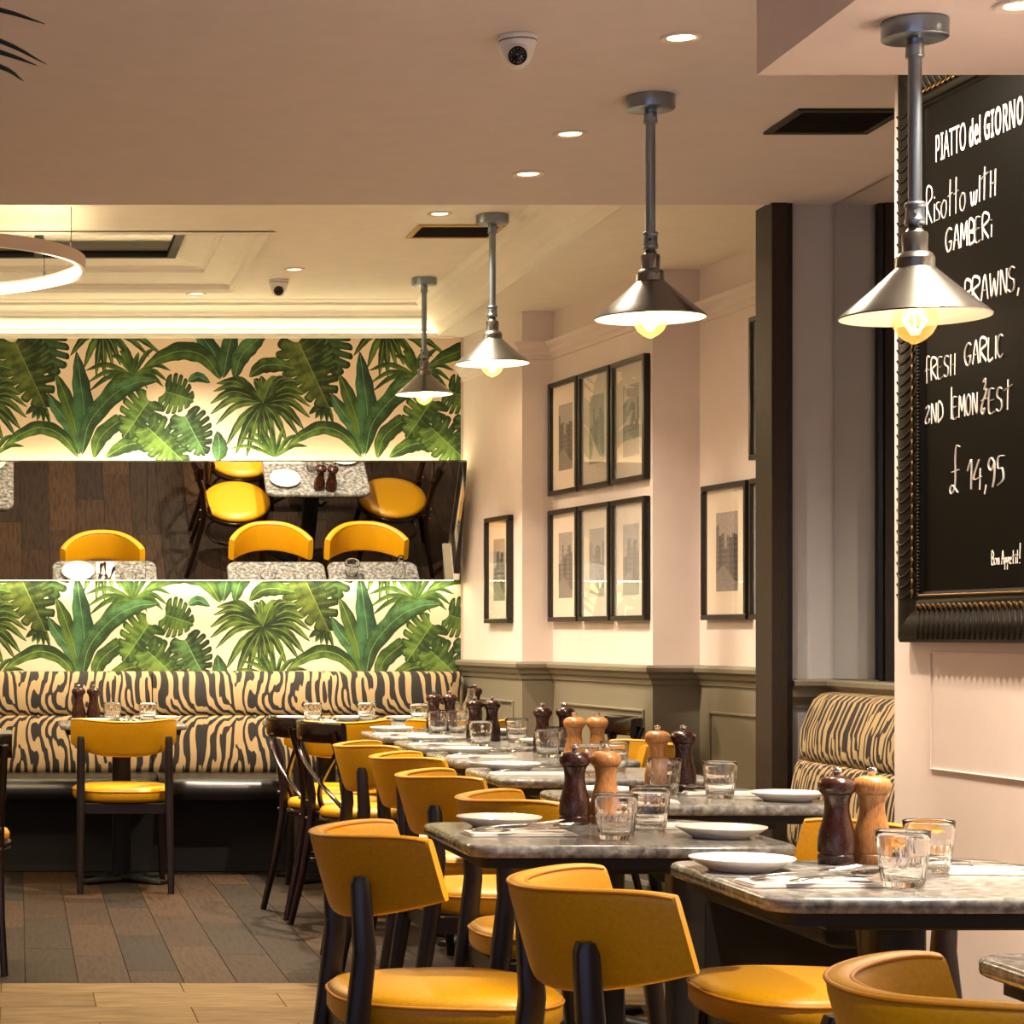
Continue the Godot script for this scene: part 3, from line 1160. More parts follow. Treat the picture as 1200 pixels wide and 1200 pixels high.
	for i in seg.size() - 1:
		var q := Vector3(seg[i].x, 0, -seg[i].y)
		var r := Vector3(seg[i + 1].x, 0, -seg[i + 1].y)
		for e in [[s, 0.99, 2.72], [low, -0.05, 0.99]]:
			var sh: Shape = e[0]
			var lo := Vector3(0, e[1], 0)
			var hi := Vector3(0, e[2], 0)
			var back_ := Vector3(0.35, 0, 0)
			sh.flat()
			sh.tri(q + lo, r + lo, r + hi)
			sh.tri(q + lo, r + hi, q + hi)
			if i % 2 == 0:
				sh.tri(q + lo + back_, r + hi + back_, r + lo + back_)
				sh.tri(q + lo + back_, q + hi + back_, r + hi + back_)
	structure("wall_right", s, paint)
	structure("wall_right", low, dado)
	var stations := []
	for i in seg.size():
		var dirs := Vector3.ZERO
		for k in [i - 1, i]:
			if k >= 0 and k < seg.size() - 1:
				var t: Vector2 = (seg[k + 1] - seg[k]).normalized()
				var n := Vector3(t.y, 0, t.x)
				n = Vector3(-absf(t.y), 0, absf(t.x)) if k % 2 == 0 else Vector3(0, 0, 1)
				if dirs == Vector3.ZERO:
					dirs = n
				else:
					dirs = (dirs + n) / (1.0 + dirs.dot(n))
		stations.append([Vector3(seg[i].x, 0, -seg[i].y), dirs])
	var rail := v2([0.0, 0.955, 0.008, 0.957, 0.01, 0.975, 0.022, 0.985, 0.026, 1.0, 0.042, 1.012, 0.044, 1.028, 0.036, 1.038, 0.0, 1.04])
	structure("trim_4", moulding(rail, stations), dado)
	var cornice := v2([0.0, 2.47, 0.01, 2.472, 0.012, 2.49, 0.024, 2.5, 0.03, 2.52, 0.046, 2.535, 0.05, 2.55, 0.0, 2.555])
	structure("trim_5", moulding(cornice, stations), paint)
	structure("baseboard_right", moulding(v2([0.0, 0.0, 0.016, 0.0, 0.016, 0.11, 0.008, 0.125, 0.0, 0.128]), stations), dado)
	# raised panels on the dado
	for e in [[0, 0.18, 0.88], [2, 0.1, 0.93], [4, 0.06, 0.95]]:
		var q: Vector2 = seg[e[0]]
		var r: Vector2 = seg[e[0] + 1]
		var from := q.lerp(r, e[1])
		var to := q.lerp(r, e[2])
		var t := Vector3(to.x - from.x, 0, -(to.y - from.y))
		var len_ := t.length()
		t = t.normalized()
		var b := Basis(t, Vector3.UP, t.cross(Vector3.UP))
		var o := Vector3(from.x, 0, -from.y)
		var host: Node3D = get_node("wall_right_002")
		for edge in [[len_ / 2, 0.845, len_, 0.012], [len_ / 2, 0.25, len_, 0.012], [0.006, 0.5475, 0.012, 0.6], [len_ - 0.006, 0.5475, 0.012, 0.6]]:
			put("panel_moulding", one_box(o + b * Vector3(edge[0], edge[1], 0.004), Vector3(edge[2], edge[3], 0.012), 0.003, b), dado, host)
	# partition between the rooms: dark post, plaster face, mirrored alcove wall
	structure("wall_partition", slab(2.591, 3.3, -0.05, 2.62, 7.73, 7.84), mats["alcove paint"])
	var post := structure("trim_6", slab(2.519, 2.573, 0.0, 2.615, 7.69, 7.86, 0.002), mats["post wood"])
	put("edge_strip", slab(2.573, 2.592, 0.0, 2.615, 7.70, 7.85, 0.001), mats["black edge"], post)
	structure("wall_alcove", slab(2.7485, 3.3, -0.05, 2.62, 5.6, 7.74), mats["alcove paint"])
	var m := put("alcove_mirror", slab(2.735, 2.747, 1.02, 2.605, 5.76, 7.722, 0.001), mats["mirror silver"])
	tag(m, "tall frameless mirror on the alcove wall between the dark post and the chalkboard", "mirror")
	var ends := [[Vector3(2.592, 0, -7.73), Vector3(0, 0, 1)], [Vector3(2.7485, 0, -7.73), Vector3(-1, 0, 1)], [Vector3(2.7485, 0, -5.75), Vector3(-1, 0, 0)]]
	structure("trim_7", moulding(v2([0.0, 0.92, 0.01, 0.922, 0.014, 0.945, 0.03, 0.96, 0.034, 0.985, 0.05, 0.998, 0.05, 1.012, 0.0, 1.02]), ends), dado)
	# wall that carries the chalkboard, turned a little
	var u := Vector3(0.063, 0, 1).normalized()
	var bs := Basis(u, Vector3.UP, u.cross(Vector3.UP))
	var wall := structure("wall_chalkboard", one_box(Vector3(3.6, 1.29, -0.7), Vector3(7.2, 2.68, 1.4)), paint)
	wall.transform = Transform3D(bs, Vector3(2.19, 0, -5.75))
	# sunk service panel below the board: a thin raised surround
	for e in [[0.66, 0.846, 0.92, 0.004], [0.202, 0.986, 0.004, 0.276], [1.118, 0.986, 0.004, 0.276], [0.66, 1.126, 0.92, 0.004]]:
		put("panel_moulding", one_box(Vector3(e[0], e[1], 0.002), Vector3(e[2], e[3], 0.006), 0.001), paint, wall)


# ---------------------------------------------------------------- seating along the walls
# padded back: profile of (out, height) swept from a to b; out points into the room
func padded(a: Vector3, b: Vector3, out: Vector3, profile: Array, seam: float, u0: float, span := 1.1) -> Shape:
	var s := Shape.new()
	var rows := []
	var uvs := []
	var n := 24
	var len_ := a.distance_to(b)
	var run := 0.0
	for k in profile.size():
		var q: Vector2 = profile[k]
		var row := PackedVector3Array()
		var uv := PackedVector2Array()
		if k > 0:
			run += q.distance_to(profile[k - 1])
		for i in n + 1:
			var f := float(i) / n
			var ends := minf(f, 1 - f) * len_
			var soft := 1.0 - 0.25 * exp(-ends / 0.02)
			row.append(a.lerp(b, f) + out * (q.x * soft) + Vector3(0, q.y, 0))
			uv.append(Vector2((u0 + f * len_) / span, clampf(absf(q.y - seam) / 0.27 + (0.0 if q.y < seam + 0.19 else (0.16 - q.x) * 0.8), 0, 1)))
		rows.append(row)
		uvs.append(uv)
	s.grid(rows, false, uvs)
	for e in [[0, true], [n, false]]:
		var ring := PackedVector3Array()
		for r: PackedVector3Array in rows:
			ring.append(r[e[0]])
		var c := Vector3.ZERO
		for v in ring:
			c += v / ring.size()
		s.fan(ring, c, not e[1])
	return s


func banquette(label: String, a: Vector3, b: Vector3, out: Vector3, cuts: Array, depth: float, span := 1.1) -> void:
	var root := thing("banquette", label, "bench")
	var cloth: Material = mats["zebra cloth"]
	var along := (b - a).normalized()
	var len_ := a.distance_to(b)
	var marks := [0.0] + cuts + [len_]
	var upper := v2([0.0, 0.7575, 0.166, 0.7575, 0.172, 0.762, 0.175, 0.79, 0.166, 0.86, 0.142, 0.92, 0.125, 0.955, 0.1, 0.972, 0.06, 0.978, 0.0, 0.978])
	var lower := v2([0.0, 0.46, 0.2, 0.46, 0.215, 0.5, 0.21, 0.58, 0.2, 0.66, 0.188, 0.73, 0.179, 0.751, 0.166, 0.757, 0.0, 0.757])
	for i in marks.size() - 1:
		var p: Vector3 = a + along * (marks[i] + 0.003)
		var q: Vector3 = a + along * (marks[i + 1] - 0.003)
		put("back_cushion", padded(p, q, out, upper, 0.757, marks[i], span), cloth, root)
		put("lower_back_cushion", padded(p, q, out, lower, 0.757, marks[i], span), cloth, root)
		var seat := v2([0.0, 0.36, depth - 0.02, 0.36, depth, 0.372, depth + 0.006, 0.41, depth - 0.004, 0.445, depth - 0.04, 0.468, depth - 0.12, 0.476, 0.2, 0.47, 0.0, 0.47])
		put("seat_cushion", padded(p, q, out, seat, 5.0, marks[i]), mats["black leather"], root)
	var mid := a.lerp(b, 0.5)
	var basis := Basis(along, Vector3.UP, along.cross(Vector3.UP))
	put("base", one_box(mid + out * (depth / 2 - 0.1) + Vector3(0, 0.18, 0), Vector3(len_ - 0.01, 0.36, depth - 0.2), 0.004, basis), mats["black board"], root)


# ---------------------------------------------------------------- things on walls and ceilings
func picture(at_uv: Vector3, host: Transform3D, w: float, h: float, print_: Material, label: String, coated := false) -> void:
	var root := thing("framed_picture", label, "picture", Vector3.ZERO, 0.0, "black framed street pictures")
	root.transform = host * Transform3D(Basis(), at_uv)
	var f := 0.022
	for e in [[0.0, h / 2 - f / 2, w, f], [0.0, -h / 2 + f / 2, w, f], [-w / 2 + f / 2, 0.0, f, h - 2 * f], [w / 2 - f / 2, 0.0, f, h - 2 * f]]:
		put("frame_bar", one_box(Vector3(e[0], e[1], 0.0155), Vector3(e[2], e[3], 0.031), 0.003), mats["frame black"], root)
	put("mat_board", one_box(Vector3(0, 0, 0.008), Vector3(w - 2 * f, h - 2 * f, 0.004)), mats["mat board"], root)
	var s := Shape.new()
	var a := w * 0.24
	var b := h * 0.29
	s.flat()
	var z := 0.0105
	s.tri(Vector3(-a, -b, z), Vector3(a, -b, z), Vector3(a, b, z), Vector2(0, 1), Vector2(1, 1), Vector2(1, 0))
	s.tri(Vector3(-a, -b, z), Vector3(a, b, z), Vector3(-a, b, z), Vector2(0, 1), Vector2(1, 0), Vector2(0, 0))
	put("print", s, print_, root, "faded black-and-white street photograph")
	s = Shape.new()
	s.flat()
	z = 0.018
	a = w / 2 - f
	b = h / 2 - f
	s.tri(Vector3(-a, -b, z), Vector3(a, -b, z), Vector3(a, b, z))
	s.tri(Vector3(-a, -b, z), Vector3(a, b, z), Vector3(-a, b, z))
	put("glass", s, mats["coated picture glass" if coated else "picture glass"], root)


func wall_frame(p: Vector2, q: Vector2) -> Transform3D:
	var t := Vector3(q.x - p.x, 0, -(q.y - p.y)).normalized()
	return Transform3D(Basis(t, Vector3.UP, t.cross(Vector3.UP)), Vector3(p.x, 0, -p.y))


func build_pictures() -> void:
	var prints := []
	for i in 4:
		prints.append(street_print(101 + i))
	var seg := right_segments()
	var t := wall_frame(seg[2], seg[3])
	var names := ["far", "middle", "near"]
	for i in 3:
		var u: float = [0.21, 0.625, 1.045][i]
		picture(Vector3(u, 2.087, 0.001), t, 0.395, 0.53, prints[i], "upper row of six black framed pictures, %s one of three" % ["leftmost", "middle", "rightmost"][i], i > 0)
		picture(Vector3(u, 1.49, 0.001), t, 0.395, 0.525, prints[(i + 1) % 4], "lower row of six black framed pictures, %s one of three" % ["leftmost", "middle", "rightmost"][i], i > 0)
	t = wall_frame(seg[0], seg[1])
	picture(Vector3(0.71, 1.483, 0.001), t, 0.38, 0.52, prints[3], "single black framed picture on the wall beside the leaf wallpaper")
	t = wall_frame(seg[4], seg[5])
	picture(Vector3(0.306, 1.505, 0.001), t, 0.45, 0.555, prints[0], "black framed street picture left of the dark post, fully visible")
	picture(Vector3(0.785, 1.505, 0.001), t, 0.45, 0.555, prints[1], "lower black framed picture half hidden behind the dark post", true)
	picture(Vector3(0.785, 2.138, 0.001), t, 0.45, 0.565, prints[2], "upper black framed picture half hidden behind the dark post", true)


func build_wall_mirror() -> void:
	# two long mirrors that lean out at the top, lit from behind along both edges
	var low := Vector3(0, 1.446, -11.79)
	var high := Vector3(0, 2.037, -11.589)
	var up := (high - low).normalized()
	var h := low.distance_to(high)
	var out := Vector3.RIGHT.cross(up)
	var b := Basis(Vector3.RIGHT, up, out)
	for e in [[-2.2, 0.6575, "long tilted wall mirror left of the seam, above the zebra bench"], [0.6575, 2.265, "tilted wall mirror right of the seam, ending at the corner"]]:
		var w: float = e[1] - e[0]
		var root := thing("wall_mirror", e[2], "mirror", Vector3((e[0] + e[1]) / 2, low.y, low.z), 0.0, "tilted mirrors on the papered wall")
		put("mirror_glass", one_box(b * Vector3(0, h / 2, -0.004), Vector3(w - 0.002, h, 0.006), 0.0006, b), mats["mirror silver"], root)
		put("backing", one_box(b * Vector3(0, h / 2, -0.018), Vector3(w - 0.0004, h, 0.02), 0.0, b), mats["black board"], root)
		for y in [0.03, 0.55]:
			put("bracket", one_box(Vector3(0, y, -0.05 + y * 0.18), Vector3(w * 0.9, 0.02, 0.02 + y * 0.32)), mats["black board"], root)
	for e in [[2.0, 1.0, "light strip hidden behind the upper edge of the wall mirrors"], [1.445, -1.0, "light strip hidden below the lower edge of the wall mirrors"]]:
		var root := thing("led_light_strip", e[2], "lamp", Vector3(0.04, e[0], -11.84), 0.0, "light strips behind the wall mirrors")
		put("channel", one_box(Vector3(0, -0.012 * e[1], 0), Vector3(4.4, 0.014, 0.03)), mats["trim white"], root)
		put("diffuser_light", one_box(Vector3(0, -0.002 * e[1], 0), Vector3(4.4, 0.006, 0.022)), mats["strip light glow"], root)
		strip(Vector3(0.04, e[0] + 0.004 * e[1], -11.84), Vector2(4.4, 0.022), Basis(Vector3.RIGHT, PI / 2 * e[1]), 2.1 if e[1] > 0 else 1.1, Color(1.0, 0.93, 0.73), root)
	# light strip that lies on the lowest step of the crown
	var cove := thing("cove_light_strip", "light strip on the slim ledge between wallpaper and crown moulding", "lamp", Vector3(-0.4, 2.705, -11.85), 0.0)
	put("ledge", one_box(Vector3(0, -0.006, 0), Vector3(5.3, 0.01, 0.06), 0.002), mats["trim white"], cove)
	put("lip", one_box(Vector3(0, 0.004, 0.029), Vector3(5.3, 0.014, 0.004), 0.001), mats["trim white"], cove)
	put("diffuser_light", one_box(Vector3(0, 0.002, 0.004), Vector3(5.2, 0.006, 0.014)), mats["cove light glow"], cove)
	strip(Vector3(-0.4, 2.712, -11.842), Vector2(5.2, 0.014), Basis(Vector3.RIGHT, PI / 2 + 0.6), 1.0, Color(1.0, 0.88, 0.66), cove)


func ribbon(shape: Shape, pts: Array, width: float, lift: float) -> void:
	# a chalk stroke in the plane z = lift, a little raised
	var out := []
	for p: Vector2 in pts:
		out.append(Vector3(p.x, p.y, lift))
	shape.tube(out, width / 2, 6, 0.35)


var strokes := {
	"R": [[0, 0, 0, 1, 0.45, 0.98, 0.5, 0.72, 0.05, 0.5, 0.5, 0]], "i": [[0.1, 0, 0.1, 0.5], [0.1, 0.66, 0.12, 0.7]], "s": [[0.4, 0.48, 0.15, 0.5, 0.08, 0.36, 0.36, 0.2, 0.34, 0.04, 0.02, 0.02]],
	"o": [[0.25, 0.5, 0.02, 0.35, 0.06, 0.08, 0.28, 0.0, 0.48, 0.18, 0.45, 0.42, 0.25, 0.5]], "t": [[0.18, 1.0, 0.15, 0.0], [0.0, 0.55, 0.42, 0.62]], "w": [[0, 0.5, 0.08, 0.03, 0.22, 0.04, 0.28, 0.45, 0.3, 0.04, 0.46, 0.04, 0.52, 0.5]],
	"h": [[0.05, 0.95, 0.04, 0], [0.05, 0.35, 0.25, 0.5, 0.36, 0.35, 0.36, 0]], "G": [[0.5, 0.88, 0.3, 1, 0.05, 0.75, 0.02, 0.3, 0.2, 0, 0.45, 0.12, 0.48, 0.42, 0.28, 0.4]], "A": [[0, 0, 0.26, 1, 0.5, 0], [0.1, 0.38, 0.44, 0.4]],
	"M": [[0, 0, 0.06, 1, 0.28, 0.3, 0.5, 1, 0.56, 0]], "B": [[0.04, 0, 0.04, 1, 0.4, 0.9, 0.38, 0.58, 0.06, 0.52, 0.45, 0.42, 0.42, 0.06, 0.04, 0]], "E": [[0.44, 0.98, 0.06, 0.96, 0.04, 0.02, 0.46, 0.04], [0.05, 0.52, 0.36, 0.55]],
	"P": [[0.04, 0, 0.06, 1, 0.46, 0.92, 0.46, 0.6, 0.06, 0.48]], "W": [[0, 1, 0.12, 0.02, 0.3, 0.7, 0.46, 0.02, 0.62, 1]], "N": [[0.02, 0, 0.04, 1, 0.4, 0.02, 0.44, 1]], "S": [[0.44, 0.9, 0.22, 1, 0.06, 0.8, 0.12, 0.58, 0.4, 0.42, 0.4, 0.1, 0.16, 0.0, 0.0, 0.12]],
	",": [[0.12, 0.08, 0.02, -0.22]], "f": [[0.42, 1.12, 0.24, 1.2, 0.16, 0.9, 0.18, -0.1], [0.0, 0.5, 0.4, 0.55]], "H": [[0.02, 0, 0.04, 1], [0.4, 0, 0.42, 1], [0.03, 0.48, 0.42, 0.52]], "L": [[0.06, 1, 0.04, 0.03, 0.42, 0.05]], "I": [[0.08, 0, 0.1, 1]],
	"C": [[0.46, 0.88, 0.26, 1, 0.05, 0.7, 0.05, 0.28, 0.24, 0, 0.48, 0.14]], "a": [[0.05, 0.8, 0.25, 0.95, 0.38, 0.75, 0.05, 0.3, 0.08, 0.05, 0.35, 0.1, 0.4, 0.3]], "D": [[0.04, 0, 0.06, 1, 0.4, 0.8, 0.44, 0.3, 0.04, 0]], "l": [[0.06, 1.5, 0.04, 0]],
	"O": [[0.25, 1, 0.04, 0.7, 0.06, 0.2, 0.25, 0, 0.45, 0.25, 0.46, 0.75, 0.25, 1]], "Z": [[0.2, 1.35, 0.36, 1.5, 0.42, 1.3, 0.28, 1.05, 0.48, 1.02, 0.2, 0.55, 0.04, 0.2, 0.2, 0.0, 0.3, 0.25, 0.02, 0.15], [0.06, 0.6, 0.5, 0.66]], "T": [[0.28, 1.25, 0.24, 0], [0.0, 0.82, 0.6, 1.0]],
	"£": [[0.62, 1.55, 0.42, 1.6, 0.36, 1.2, 0.34, 0.3, 0.14, -0.02, 0.02, 0.12, 0.16, 0.28, 0.5, 0.0], [0.1, 0.72, 0.56, 0.78]], "1": [[0.0, 0.66, 0.26, 1.02, 0.24, 0.0]], "4": [[0.34, 1.0, 0.0, 0.36, 0.5, 0.4], [0.4, 0.7, 0.36, -0.05]],
	"9": [[0.42, 0.82, 0.2, 1.0, 0.04, 0.78, 0.2, 0.55, 0.42, 0.8, 0.4, 0.3, 0.3, -0.02]], "5": [[0.46, 1.0, 0.1, 0.98, 0.08, 0.6, 0.34, 0.58, 0.4, 0.2, 0.02, 0.02]], "n": [[0.02, 0, 0.04, 0.5], [0.04, 0.3, 0.25, 0.5, 0.34, 0.3, 0.34, 0]], "p": [[0.04, 0.5, 0.02, -0.4], [0.04, 0.42, 0.28, 0.5, 0.34, 0.2, 0.05, 0.05]],
	"e": [[0.04, 0.25, 0.34, 0.32, 0.22, 0.5, 0.04, 0.25, 0.16, 0, 0.38, 0.06]], "!": [[0.14, 1.5, 0.04, 0.35], [0.02, 0.06, 0.04, 0.0]],
}


func scribble(text: String, u0: float, u1: float, v: float, tall: float, thick: float) -> Shape:
	var widths := []
	var total := 0.0
	for ch in text:
		var w := 0.3
		if strokes.has(ch):
			w = 0.0
			for st in strokes[ch]:
				for i in range(0, st.size(), 2):
					w = maxf(w, st[i])
			w += 0.14
		widths.append(w)
		total += w
	var s := Shape.new()
	var x := u0
	var k := (u1 - u0) / total
	for i in text.length():
		var ch := text[i]
		if strokes.has(ch):
			for st in strokes[ch]:
				var pts := v2(st)
				var curve := spline(pts, maxi(pts.size() * 4, 4)) if pts.size() > 2 else PackedVector2Array(pts)
				var out := []
				for p in curve:
					out.append(Vector2(x + p.x * k, v + p.y * tall))
				ribbon(s, out, thick * 1.2, 0.0)
		x += widths[i] * k
	return s


func build_chalkboard() -> void:
	var u := Vector3(0.063, 0, 1).normalized()
	var root := thing("chalkboard", "large chalkboard menu with carved black frame on the right wall", "chalkboard")
	root.transform = Transform3D(Basis(u, Vector3.UP, u.cross(Vector3.UP)), Vector3(2.19, 0, -5.75))
	var u0 := 0.085
	var u1 := 0.868
	var y0 := 1.15
	var y1 := 2.556
	var f := 0.124
	put("board", one_box(Vector3((u0 + u1) / 2, (y0 + y1) / 2, 0.012), Vector3(u1 - u0 - 0.1, y1 - y0 - 0.1, 0.016)), mats["slate"], root)
	var carved: Material = mats["carved frame"]
	# four mitred sides of a deep moulding with carved ribs
	var prof := v2([0.0, 0.0, 0.0, 0.026, 0.012, 0.036, 0.03, 0.04, 0.06, 0.034, 0.085, 0.026, 0.1, 0.03, 0.104, 0.026, 0.112, 0.03, 0.12, 0.026, 0.124, 0.018])
	var corners := [Vector2(u0, y0), Vector2(u1, y0), Vector2(u1, y1), Vector2(u0, y1)]
	for k in 4:
		var a: Vector2 = corners[k]
		var b: Vector2 = corners[(k + 1) % 4]
		var t := (b - a).normalized()
		var inw := Vector2(-t.y, t.x)
		var s := Shape.new()
		var rows := []
		for q: Vector2 in prof:
			var row := PackedVector3Array()
			for e in [[a, 1.0], [b, -1.0]]:
				var p: Vector2 = e[0] + inw * q.x + t * (q.x * e[1])
				row.append(Vector3(p.x, p.y, q.y))
			rows.append(row)
		s.grid(rows)
		var side := put("frame_side", s, carved, root)
		# carved ribs along the hollow, and a beaded inner edge
		var len_ := a.distance_to(b)
		var leaf := Shape.new()
		var n := int(len_ / 0.026)
		for i in n:
			var c := (i + 0.5) / n * len_
			if c < 0.1 or c > len_ - 0.1:
				continue
			var pts := []
			for j in 7:
				var g := j / 6.0
				var along := c + 0.012 * sin(g * PI * 1.5)
				var p: Vector2 = a + t * along + inw * (0.008 + g * 0.082)
				pts.append(Vector3(p.x, p.y, 0.036 - 0.012 * g + 0.004 * sin(g * PI)))
			leaf.tube(pts, [0.003, 0.0055, 0.0065, 0.006, 0.0055, 0.006, 0.003], 6, 0.7)
		put("carved_ribs", leaf, carved, side)
		var curl := Shape.new()
		for i in n:
			var c := (i + 0.5) / n * len_
			if c < 0.1 or c > len_ - 0.1:
				continue
			var pts := []
			for j in 8:
				var g := PI * 1.35 * j / 7.0 - 0.3
				var p: Vector2 = a + t * (c + 0.01 * cos(g)) + inw * (0.078 + 0.012 * sin(g))
				pts.append(Vector3(p.x, p.y, 0.031 + 0.004 * sin(g)))
			curl.tube(pts, [0.0014, 0.003, 0.0036, 0.0036, 0.0032, 0.0026, 0.002, 0.001], 6)
		put("carved_leaf_tips", curl, mats["gilt"], side)
		var bead := Shape.new()
		n = int((len_ - 0.22) / 0.0085)
		for i in n:
			var p: Vector2 = a + t * (0.113 + (i + 0.5) * 0.0085) + inw * 0.112
			bead.tube([Vector3(p.x, p.y, 0.027), Vector3(p.x, p.y, 0.033), Vector3(p.x, p.y, 0.035)], [0.0042, 0.0036, 0.001], 6)
		put("beading", bead, mats["gilt"] if k == 0 else carved, side)
	# heading in painted capitals
	for e in [["PIATTO", 0.226, 0.377, 400], ["del", 0.394, 0.448, 700], ["GIORNO", 0.465, 0.644, 700]]:
		var tm := TextMesh.new()
		var font := SystemFont.new()
		font.font_names = PackedStringArray(["Droid Sans"])
		font.font_weight = e[3]
		tm.font = font
		tm.font_size = 64
		tm.pixel_size = 0.001
		tm.depth = 0.001
		tm.text = e[0]
		tm.horizontal_alignment = HORIZONTAL_ALIGNMENT_CENTER
		tm.vertical_alignment = VERTICAL_ALIGNMENT_CENTER
		var box := tm.get_aabb()
		var o := put("heading_letters", tm, mats["chalk"], root, "white painted heading word %s" % e[0])
		var tall := 0.064
		o.scale = Vector3((e[2] - e[1]) / box.size.x, tall / box.size.y, 1)
		o.position = Vector3(0.042 + (e[1] + e[2]) / 2 - (box.position.x + box.size.x / 2) * o.scale.x, 2.292 + tall / 2 - (box.position.y + box.size.y / 2) * o.scale.y, 0.0212)
	for e in [["Risotto", 0.178, 0.382, 2.152, 0.085, 0.0042], ["wITH", 0.4, 0.525, 2.158, 0.06, 0.0062], ["GAMBERi", 0.28, 0.508, 2.068, 0.056, 0.0058], ["wIth PRAWNS,", 0.225, 0.632, 1.93, 0.056, 0.0062], ["fRESH", 0.172, 0.33, 1.776, 0.05, 0.0048], ["GARLIC", 0.374, 0.562, 1.79, 0.052, 0.0062], ["aND", 0.172, 0.268, 1.672, 0.048, 0.0052], ["lEMON", 0.302, 0.438, 1.674, 0.05, 0.0055], ["ZEST", 0.45, 0.602, 1.67, 0.054, 0.0062], ["£", 0.298, 0.36, 1.5, 0.068, 0.0058], ["14,95", 0.386, 0.57, 1.503, 0.066, 0.006], ["Bon Appetit!", 0.498, 0.632, 1.326, 0.03, 0.0034]]:
		var o := put("chalk_writing", scribble(e[0], e[1], e[2], e[3], e[4], e[5]), mats["chalk"], root, "handwritten white words " + e[0].replace(",", ""))
		o.position = Vector3(0.042, 0, 0.0206)


func security_camera(at: Vector3, turn: float, label: String) -> void:
	var root := thing("security_camera", label, "camera", at, turn, "dome security cameras on the ceilings")
	var s := Shape.new()
	s.lathe([v2([0.044, -0.012, 0.048, -0.01, 0.048, 0.0, 0.0, 0.0])], 32)
	put("base_ring", s, mats["camera white"], root)
	s = Shape.new()
	s.lathe([v2([0.0, -0.078, 0.016, -0.075, 0.028, -0.064, 0.038, -0.044, 0.044, -0.022, 0.046, -0.015, 0.045, -0.013, 0.0, -0.013])], 32)
	put("housing", s, mats["camera white"], root)
	s = Shape.new()
	s.lathe([v2([0.0455, -0.0135, 0.0465, -0.0125, 0.0455, -0.0115])], 32)
	put("seam_ring", s, mats["lens black"], root)
	# eyeball that looks forward and down
	var eye := Vector3(0, -0.05, 0.024)
	var dir := Vector3(0, -0.33, 1).normalized()
	var b := Basis(Vector3.RIGHT, dir, Vector3.RIGHT.cross(dir))
	s = Shape.new()
	s.lathe([v2([0.0, -0.02, 0.018, -0.014, 0.027, 0.0, 0.0285, 0.008, 0.025, 0.017, 0.0, 0.018])], 28)
	var ball := put("eyeball", s, mats["camera white"], root)
	ball.transform = Transform3D(b, eye)
	s = Shape.new()
	s.lathe([v2([0.0, 0.0175, 0.0225, 0.0175, 0.0225, 0.0195, 0.0, 0.0198])], 28)
	put("lens_window", s, mats["lens black"], ball)
	s = Shape.new()
	for k in 12:
		var a := TAU * k / 12
		s.tube([Vector3(0.016 * cos(a), 0.0195, 0.016 * sin(a)), Vector3(0.016 * cos(a), 0.0206, 0.016 * sin(a))], 0.0015, 6)
	put("infrared_dots", s, mats["zinc pipe"], ball)


func ceiling_vent(x0: float, x1: float, d0: float, d1: float, y: float, frame: Material, label: String) -> void:
	var root := thing("ceiling_vent", label, "vent", Vector3((x0 + x1) / 2, y, -(d0 + d1) / 2), 0.0)
	var w := x1 - x0
	var l := d1 - d0
	var f := 0.022
	for e in [[0.0, l / 2 - f / 2, w, f], [0.0, -l / 2 + f / 2, w, f], [-w / 2 + f / 2, 0.0, f, l - 2 * f], [w / 2 - f / 2, 0.0, f, l - 2 * f]]:
		put("frame_bar", one_box(Vector3(e[0], -0.004, e[1]), Vector3(e[2], 0.008, e[3]), 0.002), frame, root)
	put("duct_back", one_box(Vector3(0, -0.0008, 0), Vector3(w - f, 0.001, l - f)), mats["lens black"], root)
	var n := int((l - 2 * f) / 0.016)
	for i in n:
		var z := -l / 2 + f + (i + 0.5) * (l - 2 * f) / n
		put("slat", one_box(Vector3(0, -0.004, z), Vector3(w - 2 * f, 0.0015, 0.012), 0.0, Basis(Vector3.RIGHT, 0.5)), mats["vent dark"], root)


